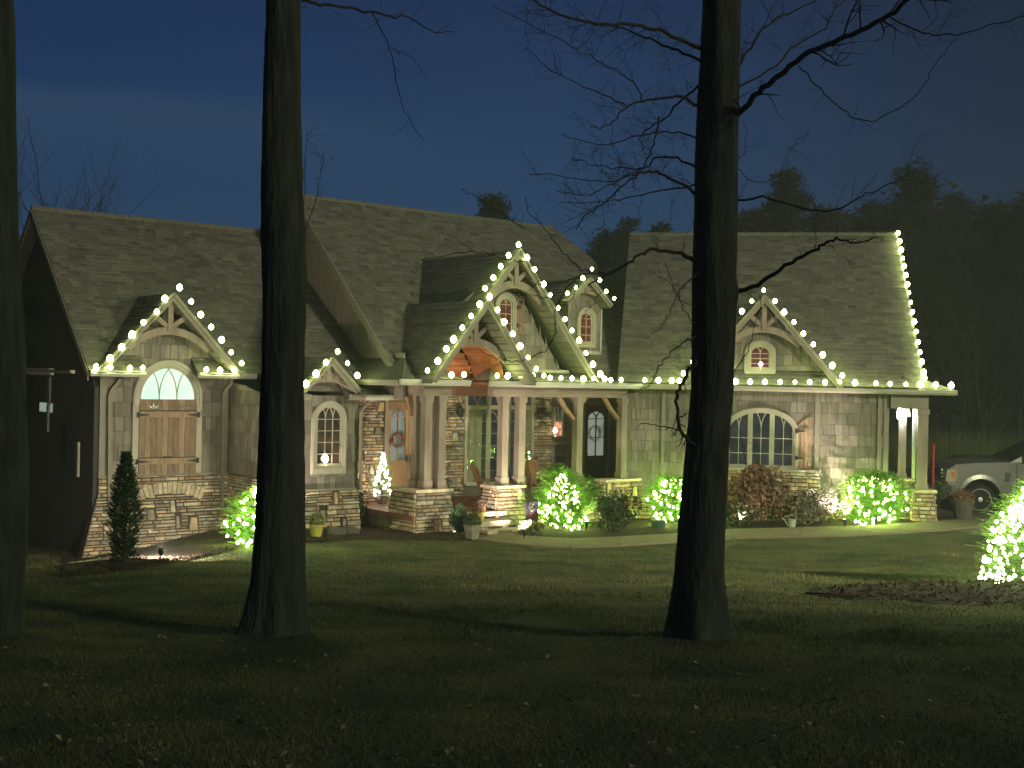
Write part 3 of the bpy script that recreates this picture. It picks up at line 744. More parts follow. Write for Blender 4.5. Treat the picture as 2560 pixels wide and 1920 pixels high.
pack(wM, 'stone', mSTONE, lambda u, v, h: M.w(u, OM+.06+h+.08*(zCapM-v), v), [(sM0-.2, -4.3), (sM1+.1, -4.3), (sM1+.02, zCapM), (sM0-.1, zCapM)], (.06, .13), (.16, .6), .035, .013, ST_T, 23, budget=0, pool=stoneP, bigs=.06)
g = MB(); g.slab([M.w(sM0-.2, OM+.055, -4.3), M.w(sM1+.08, OM+.055, -4.3), M.w(sM1+.02, OM+.055, zCapM), M.w(sM0-.1, OM+.055, zCapM)], M.w(0, -.05, 0)-M.w(0, 0, 0)); g.build('stone_backing', mMORT, HOUSE)
# its right return
g = MB(); g.box(M, sM1-.06, sM1+.0, -3.2, OM-.121, -4, -.45); g.build('side_wall', mSIDE, HOUSE)
sdl = M.at(752, 972, -.95)[0]; sdr = M.at(899, 974, -.95)[0]; sda, zda = M.at(841, 893, -.95)
zfoot = M.at(840, 974, -.95)[1]
g = MB(); g.slab([M.w(sdl+.15, OM, zfoot-.05), M.w(sdr-.15, OM, zfoot-.05), M.w((sdl+sdr)/2, OM, zda-.15)], M.w(0, -.08, 0)-M.w(0, 0, 0)); g.build('gable_wall', mSIDE, HOUSE)
gable(M, (sdl+sdr)/2, zda, sdl, sdr, zfoot, -.95, OM+.02, lambda z: OME-(z-ZM)/KM-.1, archz=.3, fasc=.14, drop=.15, athick=.11)
spout(M, OM+.1, [(915, 990), (915, 1008), (905, 1018), (898, 1030), (897, 1225)], m=mFASC, w=.07)

# ---------------------------------------------------------------- porch
FL = -3.22; OPB = -3.0
sPL = -2.85; sPR = 7.1
g = MB(); g.slab([M.w(sPL, .25, FL), M.w(sPR, .25, FL), M.w(sPR, OPB-.1, FL), M.w(sM1-.5, OPB-.1, FL), M.w(sM1-.5, -2.3, FL), M.w(sPL, -2.3, FL)][::1], Vector((0, 0, -.12)))
pf = g.build('porch_floor', mFLOOR, HOUSE)
g = MB(); g.box(M, sPL+.1, sPR, .02, .15, -4.4, FL-.12); g.build('porch_skirt', mMORT, HOUSE)
pack(pf, 'stone', mSTONE, lambda u, v, h: M.w(u, .16+h, v), [(1.0, -4.2), (sPR-1, -4.2), (sPR-1, FL-.13), (1.0, FL-.13)], (.07, .13), (.16, .5), .035, .012, ST_T, 24, budget=0, pool=stoneP)
g = MB(); g.slab([M.w(sPL+.1, .02, -4.4), M.w(sPL+.1, .02, FL-.12), M.w(sPL+.1, -2.2, FL-.12), M.w(sPL+.1, -2.2, -4.4)], M.w(.12, 0, 0)-M.w(0, 0, 0)); g.build('porch_skirt', mVERT, HOUSE)
# flagged steps
sS0 = M.at(1168, 1300, .3)[0]; sS1 = M.at(1262, 1300, .3)[0]
st = MB(); st.box(M, sS0, sS1, .26, 1.1, -4.3, FL-.42); st.box(M, sS0, sS1, .26, .75, -4.0, FL-.24); st.build('steps', mMORT, HOUSE); st = HOUSE
rg = random.Random(9)
for (o1, zt, zbm) in ((1.1, FL-.36, FL-.50), (.75, FL-.18, FL-.30), (.40, FL, FL-.10)):
    x = sS0
    while x < sS1-.05:
        w = rg.uniform(.25, .5); x2 = min(sS1, x+w)
        g = MB(); t = rg.uniform(1.0, 1.35); g.box(M, x+.01, x2-.01, .26, o1+rg.uniform(0, .04), zbm, zt+rg.uniform(0, .01), (t, t*.95, t*.88)); g.build('step_stone', mSTONE, HOUSE); x = x2
    if o1 > .5: pack(st, 'stone', mSTONE, lambda u, v, h: M.w(u, o1-.02+h, v), [(sS0, zbm-.14), (sS1, zbm-.14), (sS1, zbm), (sS0, zbm)], (.06, .08), (.15, .4), .02, .01, ST_T, 30, pool=stoneP)
# back wall
g = MB(); g.box(M, sM1-.6, 8.6, OPB-.12, OPB, -3.4, .2); bw = g.build('porch_back_wall', mWALL, HOUSE)
def pxs(px, o=OPB): return M.at(px, 1100, o)[0]
def pz(px, py, o=OPB): return M.at(px, py, o)[1]
mapP = lambda u, v, h: M.w(u, OPB+.01+h, v)
for i, (a, b, top) in enumerate(((893, 962, -.2), (1100, 1160, -.2), (1327, 1376, -.2))):
    pack(bw, 'stone', mSTONE, mapP, [(pxs(a), FL), (pxs(b), FL), (pxs(b), top), (pxs(a), top)], (.05, .11), (.12, .42), .04, .012, ST_T, 40+i, budget=0, pool=stoneP, bigs=.05)
pack(bw, 'shake', mSIDE, mapP, [(pxs(1376), FL), (8.5, FL), (8.5, -.2), (pxs(1376), -.2)], (.25, .26), (.12, .3), .02, .006, SH_T, 14, pool=shakeP, wedge=True, jit=0, holes=[(pxs(1450), pxs(1520), FL, pz(1480, 1006))])
# front double door (left)
def door(px0, px1, pt, pb, m, gm, o=OPB, glass=(.14, .86, .40, .93), nrow=3, frame=True, handle=1, arched=True, lab=None):
    s0, s1 = pxs(px0, o), pxs(px1, o); zt = pz((px0+px1)/2, pt, o); zb = FL+.02; w = s1-s0; h = zt-zb
    g = MB(); g0 = (s0+w*glass[0], s0+w*glass[1]); z0, z1 = zb+h*glass[2], zb+h*glass[3]
    g.box(M, s0, g0[0], o+.02, o+.09, zb, zt); g.box(M, g0[1], s1, o+.02, o+.09, zb, zt); g.box(M, g0[0], g0[1], o+.02, o+.09, zb, z0); g.box(M, g0[0], g0[1], o+.02, o+.09, z1, zt)
    if arched:
        zz = z1-.22; top = arch(g0[0], g0[1], zz, z1-zz+.0, 10); g.slab([M.w(g0[0], o+.09, z1+.001)] + [M.w(a, o+.09, b) for a, b in top] + [M.w(g0[1], o+.09, z1+.001)], M.w(0, -.05, 0)-M.w(0, 0, 0))
    d = g.build('door', m, HOUSE)
    if lab: d['label'] = lab
    g = MB(); g.box(M, s0+w*.2, s1-w*.2, o+.09, o+.105, zb+h*.08, zb+h*.34); g.build('panel', m, d)
    g = MB(); g.poly([M.w(g0[0], o+.04, z0), M.w(g0[1], o+.04, z0), M.w(g0[1], o+.04, z1), M.w(g0[0], o+.04, z1)]); g.build('pane', gm, d)
    g = MB(); c = (g0[0]+g0[1])/2; g.strip(M, [(c, z0), (c, z1-.22)], .022, o+.045, o+.085)
    for k in range(1, nrow): g.strip(M, [(g0[0], z0+(z1-.22-z0)*k/(nrow-1)), (g0[1], z0+(z1-.22-z0)*k/(nrow-1))], .02, o+.045, o+.083)
    for sg in (-1, 1): g.strip(M, [(c+sg*(g0[1]-g0[0])*.5*(1-cos(t*pi/16)), z1-.22+.24*sin(t*pi/16)) for t in range(9)], .022, o+.045, o+.085)
    g.build('muntin', m, d)
    g = MB(); hx = s1-w*.08 if handle > 0 else s0+w*.08; hz = zb+h*.42
    g.box(M, hx-.015, hx+.015, o+.10, o+.115, hz-.1, hz+.1); g.box(M, hx-.07*handle-.01, hx+.01, o+.115, o+.145, hz, hz+.025); g.build('handle', mIRON, d)
    return d, s0, s1, zb, zt
d1, a0, a1, zb_, zt_ = door(964, 1016, 1004, 1240, mDOOR, mP_GREY, handle=1, lab='left door leaf of warm stained wood with arched glass')
d2, b0, b1, _, _ = door(1017, 1066, 1004, 1240, mDOOR, mP_GREY, handle=-1, lab='right door leaf half behind the porch columns')
g = MB(); g.strip(M, [(a0-.05, zb_), (a0-.05, zt_+.05), (b1+.05, zt_+.05), (b1+.05, zb_)], .11, OPB, OPB+.12); g.build('door_frame', mTIMB, HOUSE)
g = MB(); g.box(M, a0, b1, OPB, OPB+.03, zt_+.12, -.18); g.build('transom', mP_GREY, HOUSE)
d3, c0, c1, _, zt3 = door(1456, 1514, 1014, 1232, mDARKD, mP_GREY, handle=-1, lab='dark plank door with wreath and arched lights')
g = MB(); g.strip(M, [(c0-.05, zb_), (c0-.05, zt3+.05), (c1+.05, zt3+.05), (c1+.05, zb_)], .10, OPB, OPB+.12); g.build('door_frame', mFASC, HOUSE)
# tall window group with transoms and curtains
wz0, wz1 = FL+.35, pz(1230, 1022)
def tallwin(pa, pb, curt, name='window'):
    s0, s1 = pxs(pa), pxs(pb)
    g = MB(); g.strip(M, [(s0, wz0), (s0, -.25)], .09, OPB, OPB+.10); g.strip(M, [(s1, wz0), (s1, -.25)], .09, OPB, OPB+.10)
    g.strip(M, [(s0, wz1+.04), (s1, wz1+.04)], .12, OPB, OPB+.105); g.strip(M, [(s0, wz0), (s1, wz0)], .1, OPB, OPB+.12); w = g.build(name, mTRIM, HOUSE)
    g = MB(); g.poly([M.w(s0, OPB+.07, wz0), M.w(s1, OPB+.07, wz0), M.w(s1, OPB+.07, -.25), M.w(s0, OPB+.07, -.25)]); g.build('pane', mGLASS, w)
    g = MB(); g.poly([M.w(s0, OPB+.006, wz0), M.w(s1, OPB+.006, wz0), M.w(s1, OPB+.006, -.25), M.w(s0, OPB+.006, -.25)]); g.build('room_behind', mP_DARK, w)
    g = MB(); c = (s0+s1)/2; g.strip(M, [(c, wz0), (c, wz1)], .016, OPB+.075, OPB+.09)
    for k in range(1, 6): z = lerp(wz0, wz1, k/6); g.strip(M, [(s0, z), (s1, z)], .014, OPB+.075, OPB+.09)
    for sg in (-1, 1): g.strip(M, [(c+sg*(s1-s0)*.5*(1-cos(t*pi/16)), wz1-.45+.4*sin(t*pi/16)) for t in range(9)], .014, OPB+.075, OPB+.09)
    for sg in (-1, 1): g.strip(M, [(c, wz1+.12), (c+sg*(s1-s0)*.3, -.25)], .014, OPB+.075, OPB+.09)
    g.build('muntin', mTRIM, w)
    for (f0, f1) in curt:
        g = MB(); a = lerp(s0, s1, f0); b = lerp(s0, s1, f1); n = 24; vs = []
        for i in range(n+1):
            s = lerp(a, b, i/n); o = OPB+.035+.018*sin(i*1.9)
            vs += [M.w(s, o, wz0+.02), M.w(s, o, wz1-.02)]
        g.add(vs, [(2*i, 2*i+2, 2*i+3, 2*i+1) for i in range(n)]); g.build('curtain', mCURT, w)
    return w
tallwin(1160, 1213, ((.0, .78),)); tallwin(1218, 1262, ()); tallwin(1268, 1326, ((.6, 1),))
# small red-lit window with its candle
s0, s1 = pxs(1381), pxs(1402); g = MB(); z0, z1 = pz(1390, 1090), pz(1390, 1018)
g.strip(M, [(s0, z0), (s0, z1), (s1, z1), (s1, z0), (s0, z0)], .07, OPB, OPB+.09); w = g.build('window', mTRIM, HOUSE)
g = MB(); g.poly([M.w(s0, OPB+.03, z0), M.w(s1, OPB+.03, z0), M.w(s1, OPB+.03, z0+(z1-z0)*.5), M.w(s0, OPB+.03, z0+(z1-z0)*.5)]); g.build('pane', litpane('orange_room', (.95, .42, .22), (.5, .1, .06), .8, 4), w)
g = MB(); g.poly([M.w(s0, OPB+.03, z0+(z1-z0)*.5), M.w(s1, OPB+.03, z0+(z1-z0)*.5), M.w(s1, OPB+.03, z1), M.w(s0, OPB+.03, z1)]); g.build('pane', mP_DARK, w)
g = MB(); g.strip(M, [((s0+s1)/2, z0+(z1-z0)*.5), ((s0+s1)/2, z1)], .02, OPB+.03, OPB+.06); g.strip(M, [(s0, z0+(z1-z0)*.55), (s1, z0+(z1-z0)*.55)], .03, OPB+.03, OPB+.06); g.strip(M, [(s0, z0+(z1-z0)*.78), (s1, z0+(z1-z0)*.78)], .02, OPB+.03, OPB+.06); g.build('muntin', mTRIM, w)
g = MB(); g.box(M, s0-.5, s1+.12, OPB, OPB+.12, pz(1390, 1106)-.06, pz(1390, 1106)); g.build('ledge', mTIMB, HOUSE)
# porch ceiling and vault
vL, vR = M.at(1130, 960, .1)[0], M.at(1234, 960, .1)[0]
g = MB(); g.slab([M.w(vR+.02, .1, -.12), M.w(sPR, .1, -.12), M.w(sPR, OPB, -.12), M.w(vR+.02, OPB, -.12)], Vector((0, 0, .05)))
g.slab([M.w(-2.6, .1, -.12), M.w(vL-.02, .1, -.12), M.w(vL-.02, OPB, -.12), M.w(-2.6, OPB, -.12)], Vector((0, 0, .05))); g.build('porch_ceiling', mCEDAR, HOUSE)
sVL, sVR = -2.90, .20; sVA, zVA = -1.35, M.at(1214, 748, 1.0)[1]
g = MB(); OV = -.85
# arched cedar vault of planks
n = 14; vr = .98; arcp = [(sVA + 1.02*sin(-pi/2+pi*i/n), -.1+1.12*cos(-pi/2+pi*i/n)) for i in range(n+1)]
vault = None
for i in range(n):
    a, b = arcp[i], arcp[i+1]; m_ = Vector(b)-Vector(a); a2 = Vector(a)+m_*.03; b2 = Vector(b)-m_*.03; t = random.Random(i).uniform(.8, 1.2)
    g = MB(); g.slab([M.w(a2.x, .40, a2.y), M.w(b2.x, .40, b2.y), M.w(b2.x, OV, b2.y), M.w(a2.x, OV, a2.y)], Vector((0, 0, .02)), (t, t, t))
    if vault is None: vault = g.build('vault_ceiling', mCEDAR, HOUSE)
    else: g.build('ceiling_plank', mCEDAR, vault)
for k in range(9):
    z0 = .045 + k*.155; z1 = z0+.147; t = random.Random(k+40).uniform(.8, 1.2)
    hw = 1.02*sqrt(max(.0, 1-(min(1.1, max(0, z1+.1))/1.12)**2))
    if z1 > .95: break
    g = MB(); g.box(M, sVA-hw, sVA+hw, OV-.06, OV-.01, z0, z1, (t, t, t)); g.build('ceiling_plank', mCEDAR, vault)
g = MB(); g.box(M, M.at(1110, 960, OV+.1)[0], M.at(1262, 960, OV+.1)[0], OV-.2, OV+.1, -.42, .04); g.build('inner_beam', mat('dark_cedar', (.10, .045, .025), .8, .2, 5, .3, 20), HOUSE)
kb = lambda z: OMN-(max(z, 0))/KN-.15
gable(M, sVA, zVA, sVL, sVR, -.02, 1.0, .30, kb, archz=.48, fasc=.13, col=mTIMB, tback=.56)
# big gable behind
sQL, sQR = -2.56, 2.90; sQA, zQA = .17, M.at(1292, 622, .3)[1]
gable(M, sQA, zQA, sQL, sQR, -.02, .3, -.28, lambda z: OMN-max(z, 0)/KN-.15, archz=.735, fasc=.15, drop=.42, athick=.19)
zt0 = M.at(1400, 928, -.3)[1]
g = MB(); g.slab([M.w(sQR-.85, -.3, zt0), M.w(sQA, -.3, zQA-.35), M.w(sVA-.1, -.3, zVA-.25), M.w(sVR-.2, -.3, zt0)], M.w(0, -.08, 0)-M.w(0, 0, 0)); wQ = g.build('gable_wall', mWALL, HOUSE)
mapQ = lambda u, v, h: M.w(u, -.296+h, v)
q0, _ = M.at(1242, 800, -.3); q1, _ = M.at(1276, 800, -.3); qz0 = M.at(1258, 832, -.3)[1]; qzs = M.at(1258, 762, -.3)[1]; qzr = M.at(1258, 743, -.3)[1]-qzs
pack(wQ, 'shake', mSIDE, mapQ, [(sVR-.15, zt0+.03), (sQR-.8, zt0+.03), (sQA, zQA-.4), (sVA+.25, zVA-.15)], (.29, .30), (.13, .34), .022, .006, SH_T, 15, budget=100, pool=shakeP, wedge=True, jit=0)
window(M, -.27, q0, q1, qz0, qzs, qzr, .12, mP_RED, nv=1, rows=[lerp(qz0, qzs, t) for t in (.33, .67, 1)], gothic=True, sill=.1, proud=.07)
x0, _ = M.at(1288, 800, -.27); x1, _ = M.at(1308, 800, -.27); zz0 = M.at(1298, 836, -.27)[1]; zz1 = M.at(1298, 746, -.27)[1]
sh = planks(M, -.27, x0, x1, zz0, zz1, 3, top=lambda s: zz1+.06-.5*(s-x1)**2-(.0 if s > (x0+x1)/2 else .05), rails=((lerp(zz0, zz1, .72), .06), (lerp(zz0, zz1, .22), .06)), seed=7)
hinge(M, -.19, x0, lerp(zz0, zz1, .74), 1, sh, .14); hinge(M, -.19, x0, lerp(zz0, zz1, .24), 1, sh, .14); tulip(M, -.20, (x0+x1)/2, zz1-.10, .8, sh, mIRON)
g = MB(); g.box(M, sVR-.3, sQR-.55, -.3, -.2, zt0-.06, zt0+.03); g.build('band_board', mTRIM, HOUSE)
roofplane('pent_roof', M, .44, .0, .33, [(.3, .44), (sQR-.2, .44), (sQR-.6, -.25), (.3, -.25)], th=.03, seed=31)
ret(M, sVL+.3, M.at(1160, 945, .46)[0], .46, -.2, .0, .30, (.35, -.5)); ret(M, M.at(1226, 945, .46)[0], sVR+.1, .46, -.2, .0, .36, (.5, -.25))
# small dormer at the right
OD = -1.2
dl, dr_ = M.at(1419, 800, OD)[0], M.at(1503, 800, OD)[0]; dz0 = M.at(1470, 882, OD)[1]; dz1 = M.at(1470, 752, OD)[1]
g = MB(); g.box(M, dl, dr_, OD-2.2, OD, dz0, dz1); wD = g.build('dormer', mSIDE, HOUSE)
a0_, a1_ = M.at(1446, 800, OD)[0], M.at(1477, 800, OD)[0]; az0 = M.at(1462, 858, OD)[1]; azs = M.at(1462, 797, OD)[1]; azr = M.at(1462, 780, OD)[1]-azs
pack(wD, 'shake', mSIDE, lambda u, v, h: M.w(u, OD+.004+h, v), [(dl, dz0), (dr_, dz0), (dr_, dz1), (dl, dz1)], (.29, .3), (.13, .3), .02, .006, SH_T, 16, pool=shakeP, wedge=True, jit=0)
window(M, OD+.02, a0_, a1_, az0, azs, azr, .12, mP_RED, nv=1, rows=[lerp(az0, azs, t) for t in (.33, .67, 1)], gothic=True, sill=.12)
g = MB(); g.strip(M, [(dr_-.03, dz0), (dr_-.03, dz1)], .06, OD, OD+.04); g.strip(M, [(dl, dz0), (dr_, dz0)], .1, OD, OD+.04); g.build('corner_board', mTRIM, HOUSE)
ga, gza = M.at(1472, 694, OD+.4); gl_, gzl = M.at(1415, 757, OD+.4); gr_, gzr = M.at(1529, 759, OD+.4)
g = MB(); g.slab([M.w(dl, OD, dz1), M.w(dr_, OD, dz1), M.w((dl+dr_)/2, OD, gza-.2)], M.w(0, -2, 0)-M.w(0, 0, 0)); g.build('gable_wall', mSIDE, HOUSE)
gable(M, (gl_+gr_)/2, gza, gl_, gr_, (gzl+gzr)/2, OD+.4, OD, lambda z: OMN-z/KN-.2, archz=.45, fasc=.12, board=.14, drop=.12, athick=.08)
# connecting roof towards the right wing
g = MB(); g.slab([M.w(5.2, .3, .0), M.w(8.4, .3, .0), M.w(8.4, -4.5, 3.05), M.w(7.2, -4.2, 3.0)], Vector((0, 0, -.1))); g.build('roof', mROOF, HOUSE)

# beams ------------------------------------------------------------
def beam(F, pa, pb, o0=-.12, o1=.12, zt=-.08, zb=-.41, m=None, x=None):
    s0, s1 = (F.at(pa, 970, o1)[0], F.at(pb, 970, o1)[0]) if x is None else x
    g = MB(); g.box(F, s0, s1, o0, o1, zb, zt); return g.build('beam', m or mBEAM, HOUSE)
beam(M, 1060, 1130); beam(M, 1234, 1400); beam(M, 1401, 1568)
bs = M.at(1060, 970, .12)[0]
g = MB(); g.slab([M.w(bs, -.13, -.08), M.w(bs, -2.95, -.08), M.w(bs, -2.95, -.41), M.w(bs, -.13, -.41)], M.w(.22, 0, 0)-M.w(0, 0, 0)); g.build('beam', mBEAM, HOUSE)
def column(F, s, o, zb, zt=-.41, w=.2, m=None):
    g = MB(); g.box(F, s-w/2, s+w/2, o-w/2, o+w/2, zb, zt); c = g.build('column', m or mTIMB, HOUSE)
    g = MB(); g.box(F, s-w/2-.025, s+w/2+.025, o-w/2-.025, o+w/2+.025, zt-.14, zt-.001); g.build('capital', m or mTIMB, c)
    g = MB(); g.box(F, s-w/2-.025, s+w/2+.025, o-w/2-.025, o+w/2+.025, zb-.001, zb+.2); g.build('column_base', m or mTIMB, c)
    return c
zP1 = -2.62
for px in (1065, 1100, 1257, 1299): column(M, M.at(px, 1100, .0)[0], 0, zP1)
sl_ = M.at(1065, 1100, 0)[0]
column(M, sl_+.02, -.42, zP1)
for px in (1443, 1554): column(M, M.at(px, 1100, 0)[0], 0, zP1)
# curved braces
def brace(F, pa, pb, o=0, bow=.06, w=.11):
    a = Vector(F.at(*pa, o)); b = Vector(F.at(*pb, o)); d = (b-a); nn = Vector((-d.y, d.x)).normalized()
    g = MB(); g.strip(F, [tuple(a + d*t + nn*bow*sin(pi*t)) for t in [i/8 for i in range(9)]], w, o-.05, o+.05); g.build('brace', mDOOR if F is M else mTIMB, HOUSE)
brace(M, (1396, 992), (1434, 1048), bow=-.025, w=.085); brace(M, (1509, 992), (1545, 1048), bow=-.025, w=.085); brace(M, (1463, 990), (1452, 1006), bow=.02); brace(M, (1310, 990), (1296, 1012), o=-.3, bow=.03, w=.14)
brace(M, (1018, 990), (1028, 1040), o=-.5, bow=.04)
# stone piers
def pier(F, s0, s1, o0, o1, zt, zb, fl, seed, bud=0, cap=True, hr=(.06, .12)):
    g = MB(); f = lambda s, o, z: F.w(s, o, z)
    dz = zt-zb; a = fl*dz
    g.hexa([f(s0-a, o1+a, zb), f(s1+a, o1+a, zb), f(s1+a, o0-a, zb), f(s0-a, o0-a, zb), f(s0, o1, zt), f(s1, o1, zt), f(s1, o0, zt), f(s0, o0, zt)])
    p = g.build('stone_pier', mMORT, HOUSE)
    pack(p, 'stone', mSTONE, lambda u, v, h: F.w(u, o1+.005+fl*(zt-v)+h, v), [(s0-a, zb), (s1+a, zb), (s1, zt), (s0, zt)], hr, (.14, .42), .035, .012, ST_T, seed, budget=bud, pool=stoneP, bigs=.05)
    pack(p, 'stone', mSTONE, lambda u, v, h: F.w(s0-fl*(zt-v)-.005-h, -u, v), [(-o1-a, zb), (-o0+a, zb), (-o0, zt), (-o1, zt)], hr, (.14, .42), .035, .012, ST_T, seed+1, budget=bud//2, pool=stoneP, bigs=.05)
    pack(p, 'stone', mSTONE, lambda u, v, h: F.w(s1+fl*(zt-v)+.005+h, u, v), [(o0-a, zb), (o1+a, zb), (o1, zt), (o0, zt)], hr, (.14, .42), .035, .012, ST_T, seed+2, budget=0, pool=stoneP)
    if cap:
        g = MB(); g.box(F, s0-.06, s1+.06, o0-.06, o1+.06, zt, zt+.07, (1.3, 1.25, 1.15)); g.build('cap_stone', mSTONE, p)
    return p
p1a = M.at(1042, 1220, .2)[0]; p1b = M.at(1124, 1220, .2)[0]
pier(M, p1a, p1b, -.85, .2, zP1-.07, -4.3, .11, 50, bud=44)
p2a = M.at(1243, 1220, .2)[0]; p2b = M.at(1308, 1220, .2)[0]
pier(M, p2a, p2b, -.35, .2, zP1-.07, -4.3, .07, 60, bud=44)
pier(M, M.at(1428, 1210, .15)[0], M.at(1468, 1210, .15)[0], -.2, .15, zP1-.07, -4.3, .03, 70)
pier(M, M.at(1515, 1210, .15)[0], M.at(1515, 1210, .15)[0]+1.9, -.2, .15, zP1-.05, -4.3, .03, 80)

# ---------------------------------------------------------------- right wing (second frame)
RW0 = 0.0; RW1 = R.at(2222, 1100, 0)[0]
ORE = .45; KR = 4.56/4.7
sR0 = R.at(1543, 940, ORE)[0]; sR1 = R.at(2309, 960, ORE)[0]
zRC = R.at(1900, 1172, 0)[1]
g = MB(); g.box(R, RW0, RW1, -.12, 0, -4.2, .0); wR = g.build('front_wall', mWALL, HOUSE)
wa, wb = R.at(1820, 1100, 0)[0], R.at(1985, 1100, 0)[0]; wzb = R.at(1900, 1166, 0)[1]; wzs = R.at(1900, 1075, 0)[1]; wzr = R.at(1900, 1028, 0)[1]-wzs
mapR = lambda u, v, h: R.w(u, .004+h, v)
pack(wR, 'shake', mSIDE, mapR, [(RW0, -3.0), (RW1, -3.0), (RW1, -.1), (RW0, -.1)], (.285, .29), (.10, .34), .022, .006, SH_T, 17, budget=0, pool=shakeP, wedge=True, jit=0, holes=[(wa, wb, wzb, wzs+.3)])
m1 = lerp(wa, wb, .335); m2_ = lerp(wa, wb, .665)
fw = window(R, .0, wa, wb, wzb, wzs, wzr, .10, mP_DARK, nv=1, rows=[lerp(wzb, wzs, t) for t in (.36, .78)], gothic=True, mull=(m1, m2_), sill=.06, proud=.09)
x0 = R.at(1991, 1100, 0)[0]; x1 = R.at(2029, 1100, 0)[0]; zz0 = zRC+.04; zz1 = R.at(2010, 1052, 0)[1]
def topf(s): return R.at(1990, 1064, 0)[1] + (s-x0)/(x1-x0)*(R.at(2029, 1040, 0)[1]-R.at(1990, 1064, 0)[1]) + .04*sin(pi*(s-x0)/(x1-x0))
sh = planks(R, .02, x0, x1, zz0, zz1, 4, top=topf, rails=((R.at(2010, 1084, 0)[1], .12), (R.at(2010, 1152, 0)[1], .12)), seed=8)
hinge(R, .10, x0, R.at(2010, 1078, 0)[1], 1, sh, .22); hinge(R, .10, x0, R.at(2010, 1145, 0)[1], 1, sh, .22); tulip(R, .09, (x0+x1)/2, R.at(2010, 1066, 0)[1], 1.0, sh, mIRON)
for px, m_ in ((1574, mFASC), (2044, mFASC), (2216, mFASC)):
    s_ = R.at(px, 1000, 0)[0]; g = MB(); g.box(R, s_-.06, s_+.06, 0, .05, -3.0, -.1); g.build('corner_board', m_, HOUSE)
g = MB(); s_ = R.at(1660, 1000, 0)[0]; g.box(R, s_-.05, s_+.05, .03, .1, -3.4, -.1); g.build('downspout', mFASC, HOUSE)
g = MB(); s_ = R.at(2165, 1000, 0)[0]; g.box(R, RW1-.30, RW1-.22, .03, .1, -3.4, -.1); g.build('downspout', mFASC, HOUSE)
# battered stone bay under the window
bL, bR = R.at(1800, 1180, .1)[0], R.at(2048, 1180, .1)[0]
g = MB(); g.slab([R.w(bL, .0, -4.2), R.w(bR+.15, .0, -4.2), R.w(bR, .0, zRC-.05), R.w(bL, .0, zRC-.05)], R.w(0, .14, 0)-R.w(0, 0, 0)); bb = g.build('stone_base', mMORT, HOUSE)
pack(bb, 'stone', mSTONE, lambda u, v, h: R.w(u, .15+h+.12*(zRC-v), v), [(bL, -4.2), (bR+.2, -4.2), (bR, zRC-.05), (bL, zRC-.05)], (.06, .12), (.15, .5), .035, .012, ST_T, 90, budget=0, pool=stoneP, bigs=.04)
pack(bb, 'stone', mSTONE, lambda u, v, h: R.w(u, .03+h, v), [(RW0, -4.2), (RW1, -4.2), (RW1, -3.0), (RW0, -3.0)], (.06, .12), (.15, .5), .03, .012, ST_T, 91, budget=0, pool=stoneP)
g = MB(); g.box(R, RW0, RW1, 0, .025, -4.2, -3.0); g.build('stone_backing', mMORT, HOUSE)
g = MB(); g.box(R, bL, bR+.03, .01, .22, zRC-.05, zRC+.02); g.build('cap_stone', mTRIM, bb)
g = MB(); g.box(R, RW0, RW1, 0, .06, -3.05, -2.98); g.build('water_table', mFASC, HOUSE)
# roof
oRR = ORE-4.7
rR = roofplane('roof', R, ORE, .02, KR, [(sR0, ORE), (sR1, ORE), (sR1-.15, oRR), (sR0-.12, oRR)], seed=6, shing=290)
g = MB(); g.tube([R.w(sR0-.12, oRR, 4.6), R.w(sR1-.15, oRR, 4.6)], .06, 5); g.build('ridge_cap', mROOF, rR)
g = MB(); g.slab([R.w(sR0-.1, oRR, 4.5), R.w(sR1-.1, oRR, 4.5), R.w(sR1, oRR-4.7, 0), R.w(sR0, oRR-4.7, 0)], Vector((0, 0, -.12))); g.build('roof', mROOFB, HOUSE)
g = MB(); g.slab([R.w(sR0+.1, ORE-.3, -.3), R.w(sR0+.1, oRR, 4.35), R.w(sR0+.1, oRR-4.4, 0), R.w(sR0+.1, oRR-4.4, -3.5), R.w(sR0+.1, ORE-.3, -3.5)], R.w(.08, 0, 0)-R.w(0, 0, 0))
g.slab([R.w(sR1-.45, ORE-.4, -.3), R.w(sR1-.45, oRR, 4.25), R.w(sR1-.45, oRR-4.4, 0)], R.w(.08, 0, 0)-R.w(0, 0, 0)); g.build('end_wall', mSIDE, HOUSE)
g = MB()
g.slab([R.w(sR1+.0, ORE, .03), R.w(sR1-.15, oRR, 4.6), R.w(sR1-.15, oRR, 4.4), R.w(sR1, ORE, -.17)], R.w(.04, 0, 0)-R.w(0, 0, 0)); g.build('rake_board', mFASC, HOUSE)
sEnd = R.at(2392, 970, ORE)[0]
gutter(R, R.at(1578, 960, ORE+.02)[0], sEnd, ORE+.02, -.02, h=.13, m=mTRIM)
g = MB(); g.box(R, RW0, sEnd-.3, -.0, ORE, -.16, -.12); g.build('soffit', mFASC, HOUSE)
# skirt roof over the side porch
g = MB(); g.slab([R.w(sR1-.1, ORE, .0), R.w(sEnd, ORE, -.02), R.w(sEnd, -3.6, -.02), R.w(sR1-.45, -3.6, .45), R.w(sR1-.45, ORE-.3, .42)], Vector((0, 0, -.1))); g.build('skirt_roof', mROOF, HOUSE)
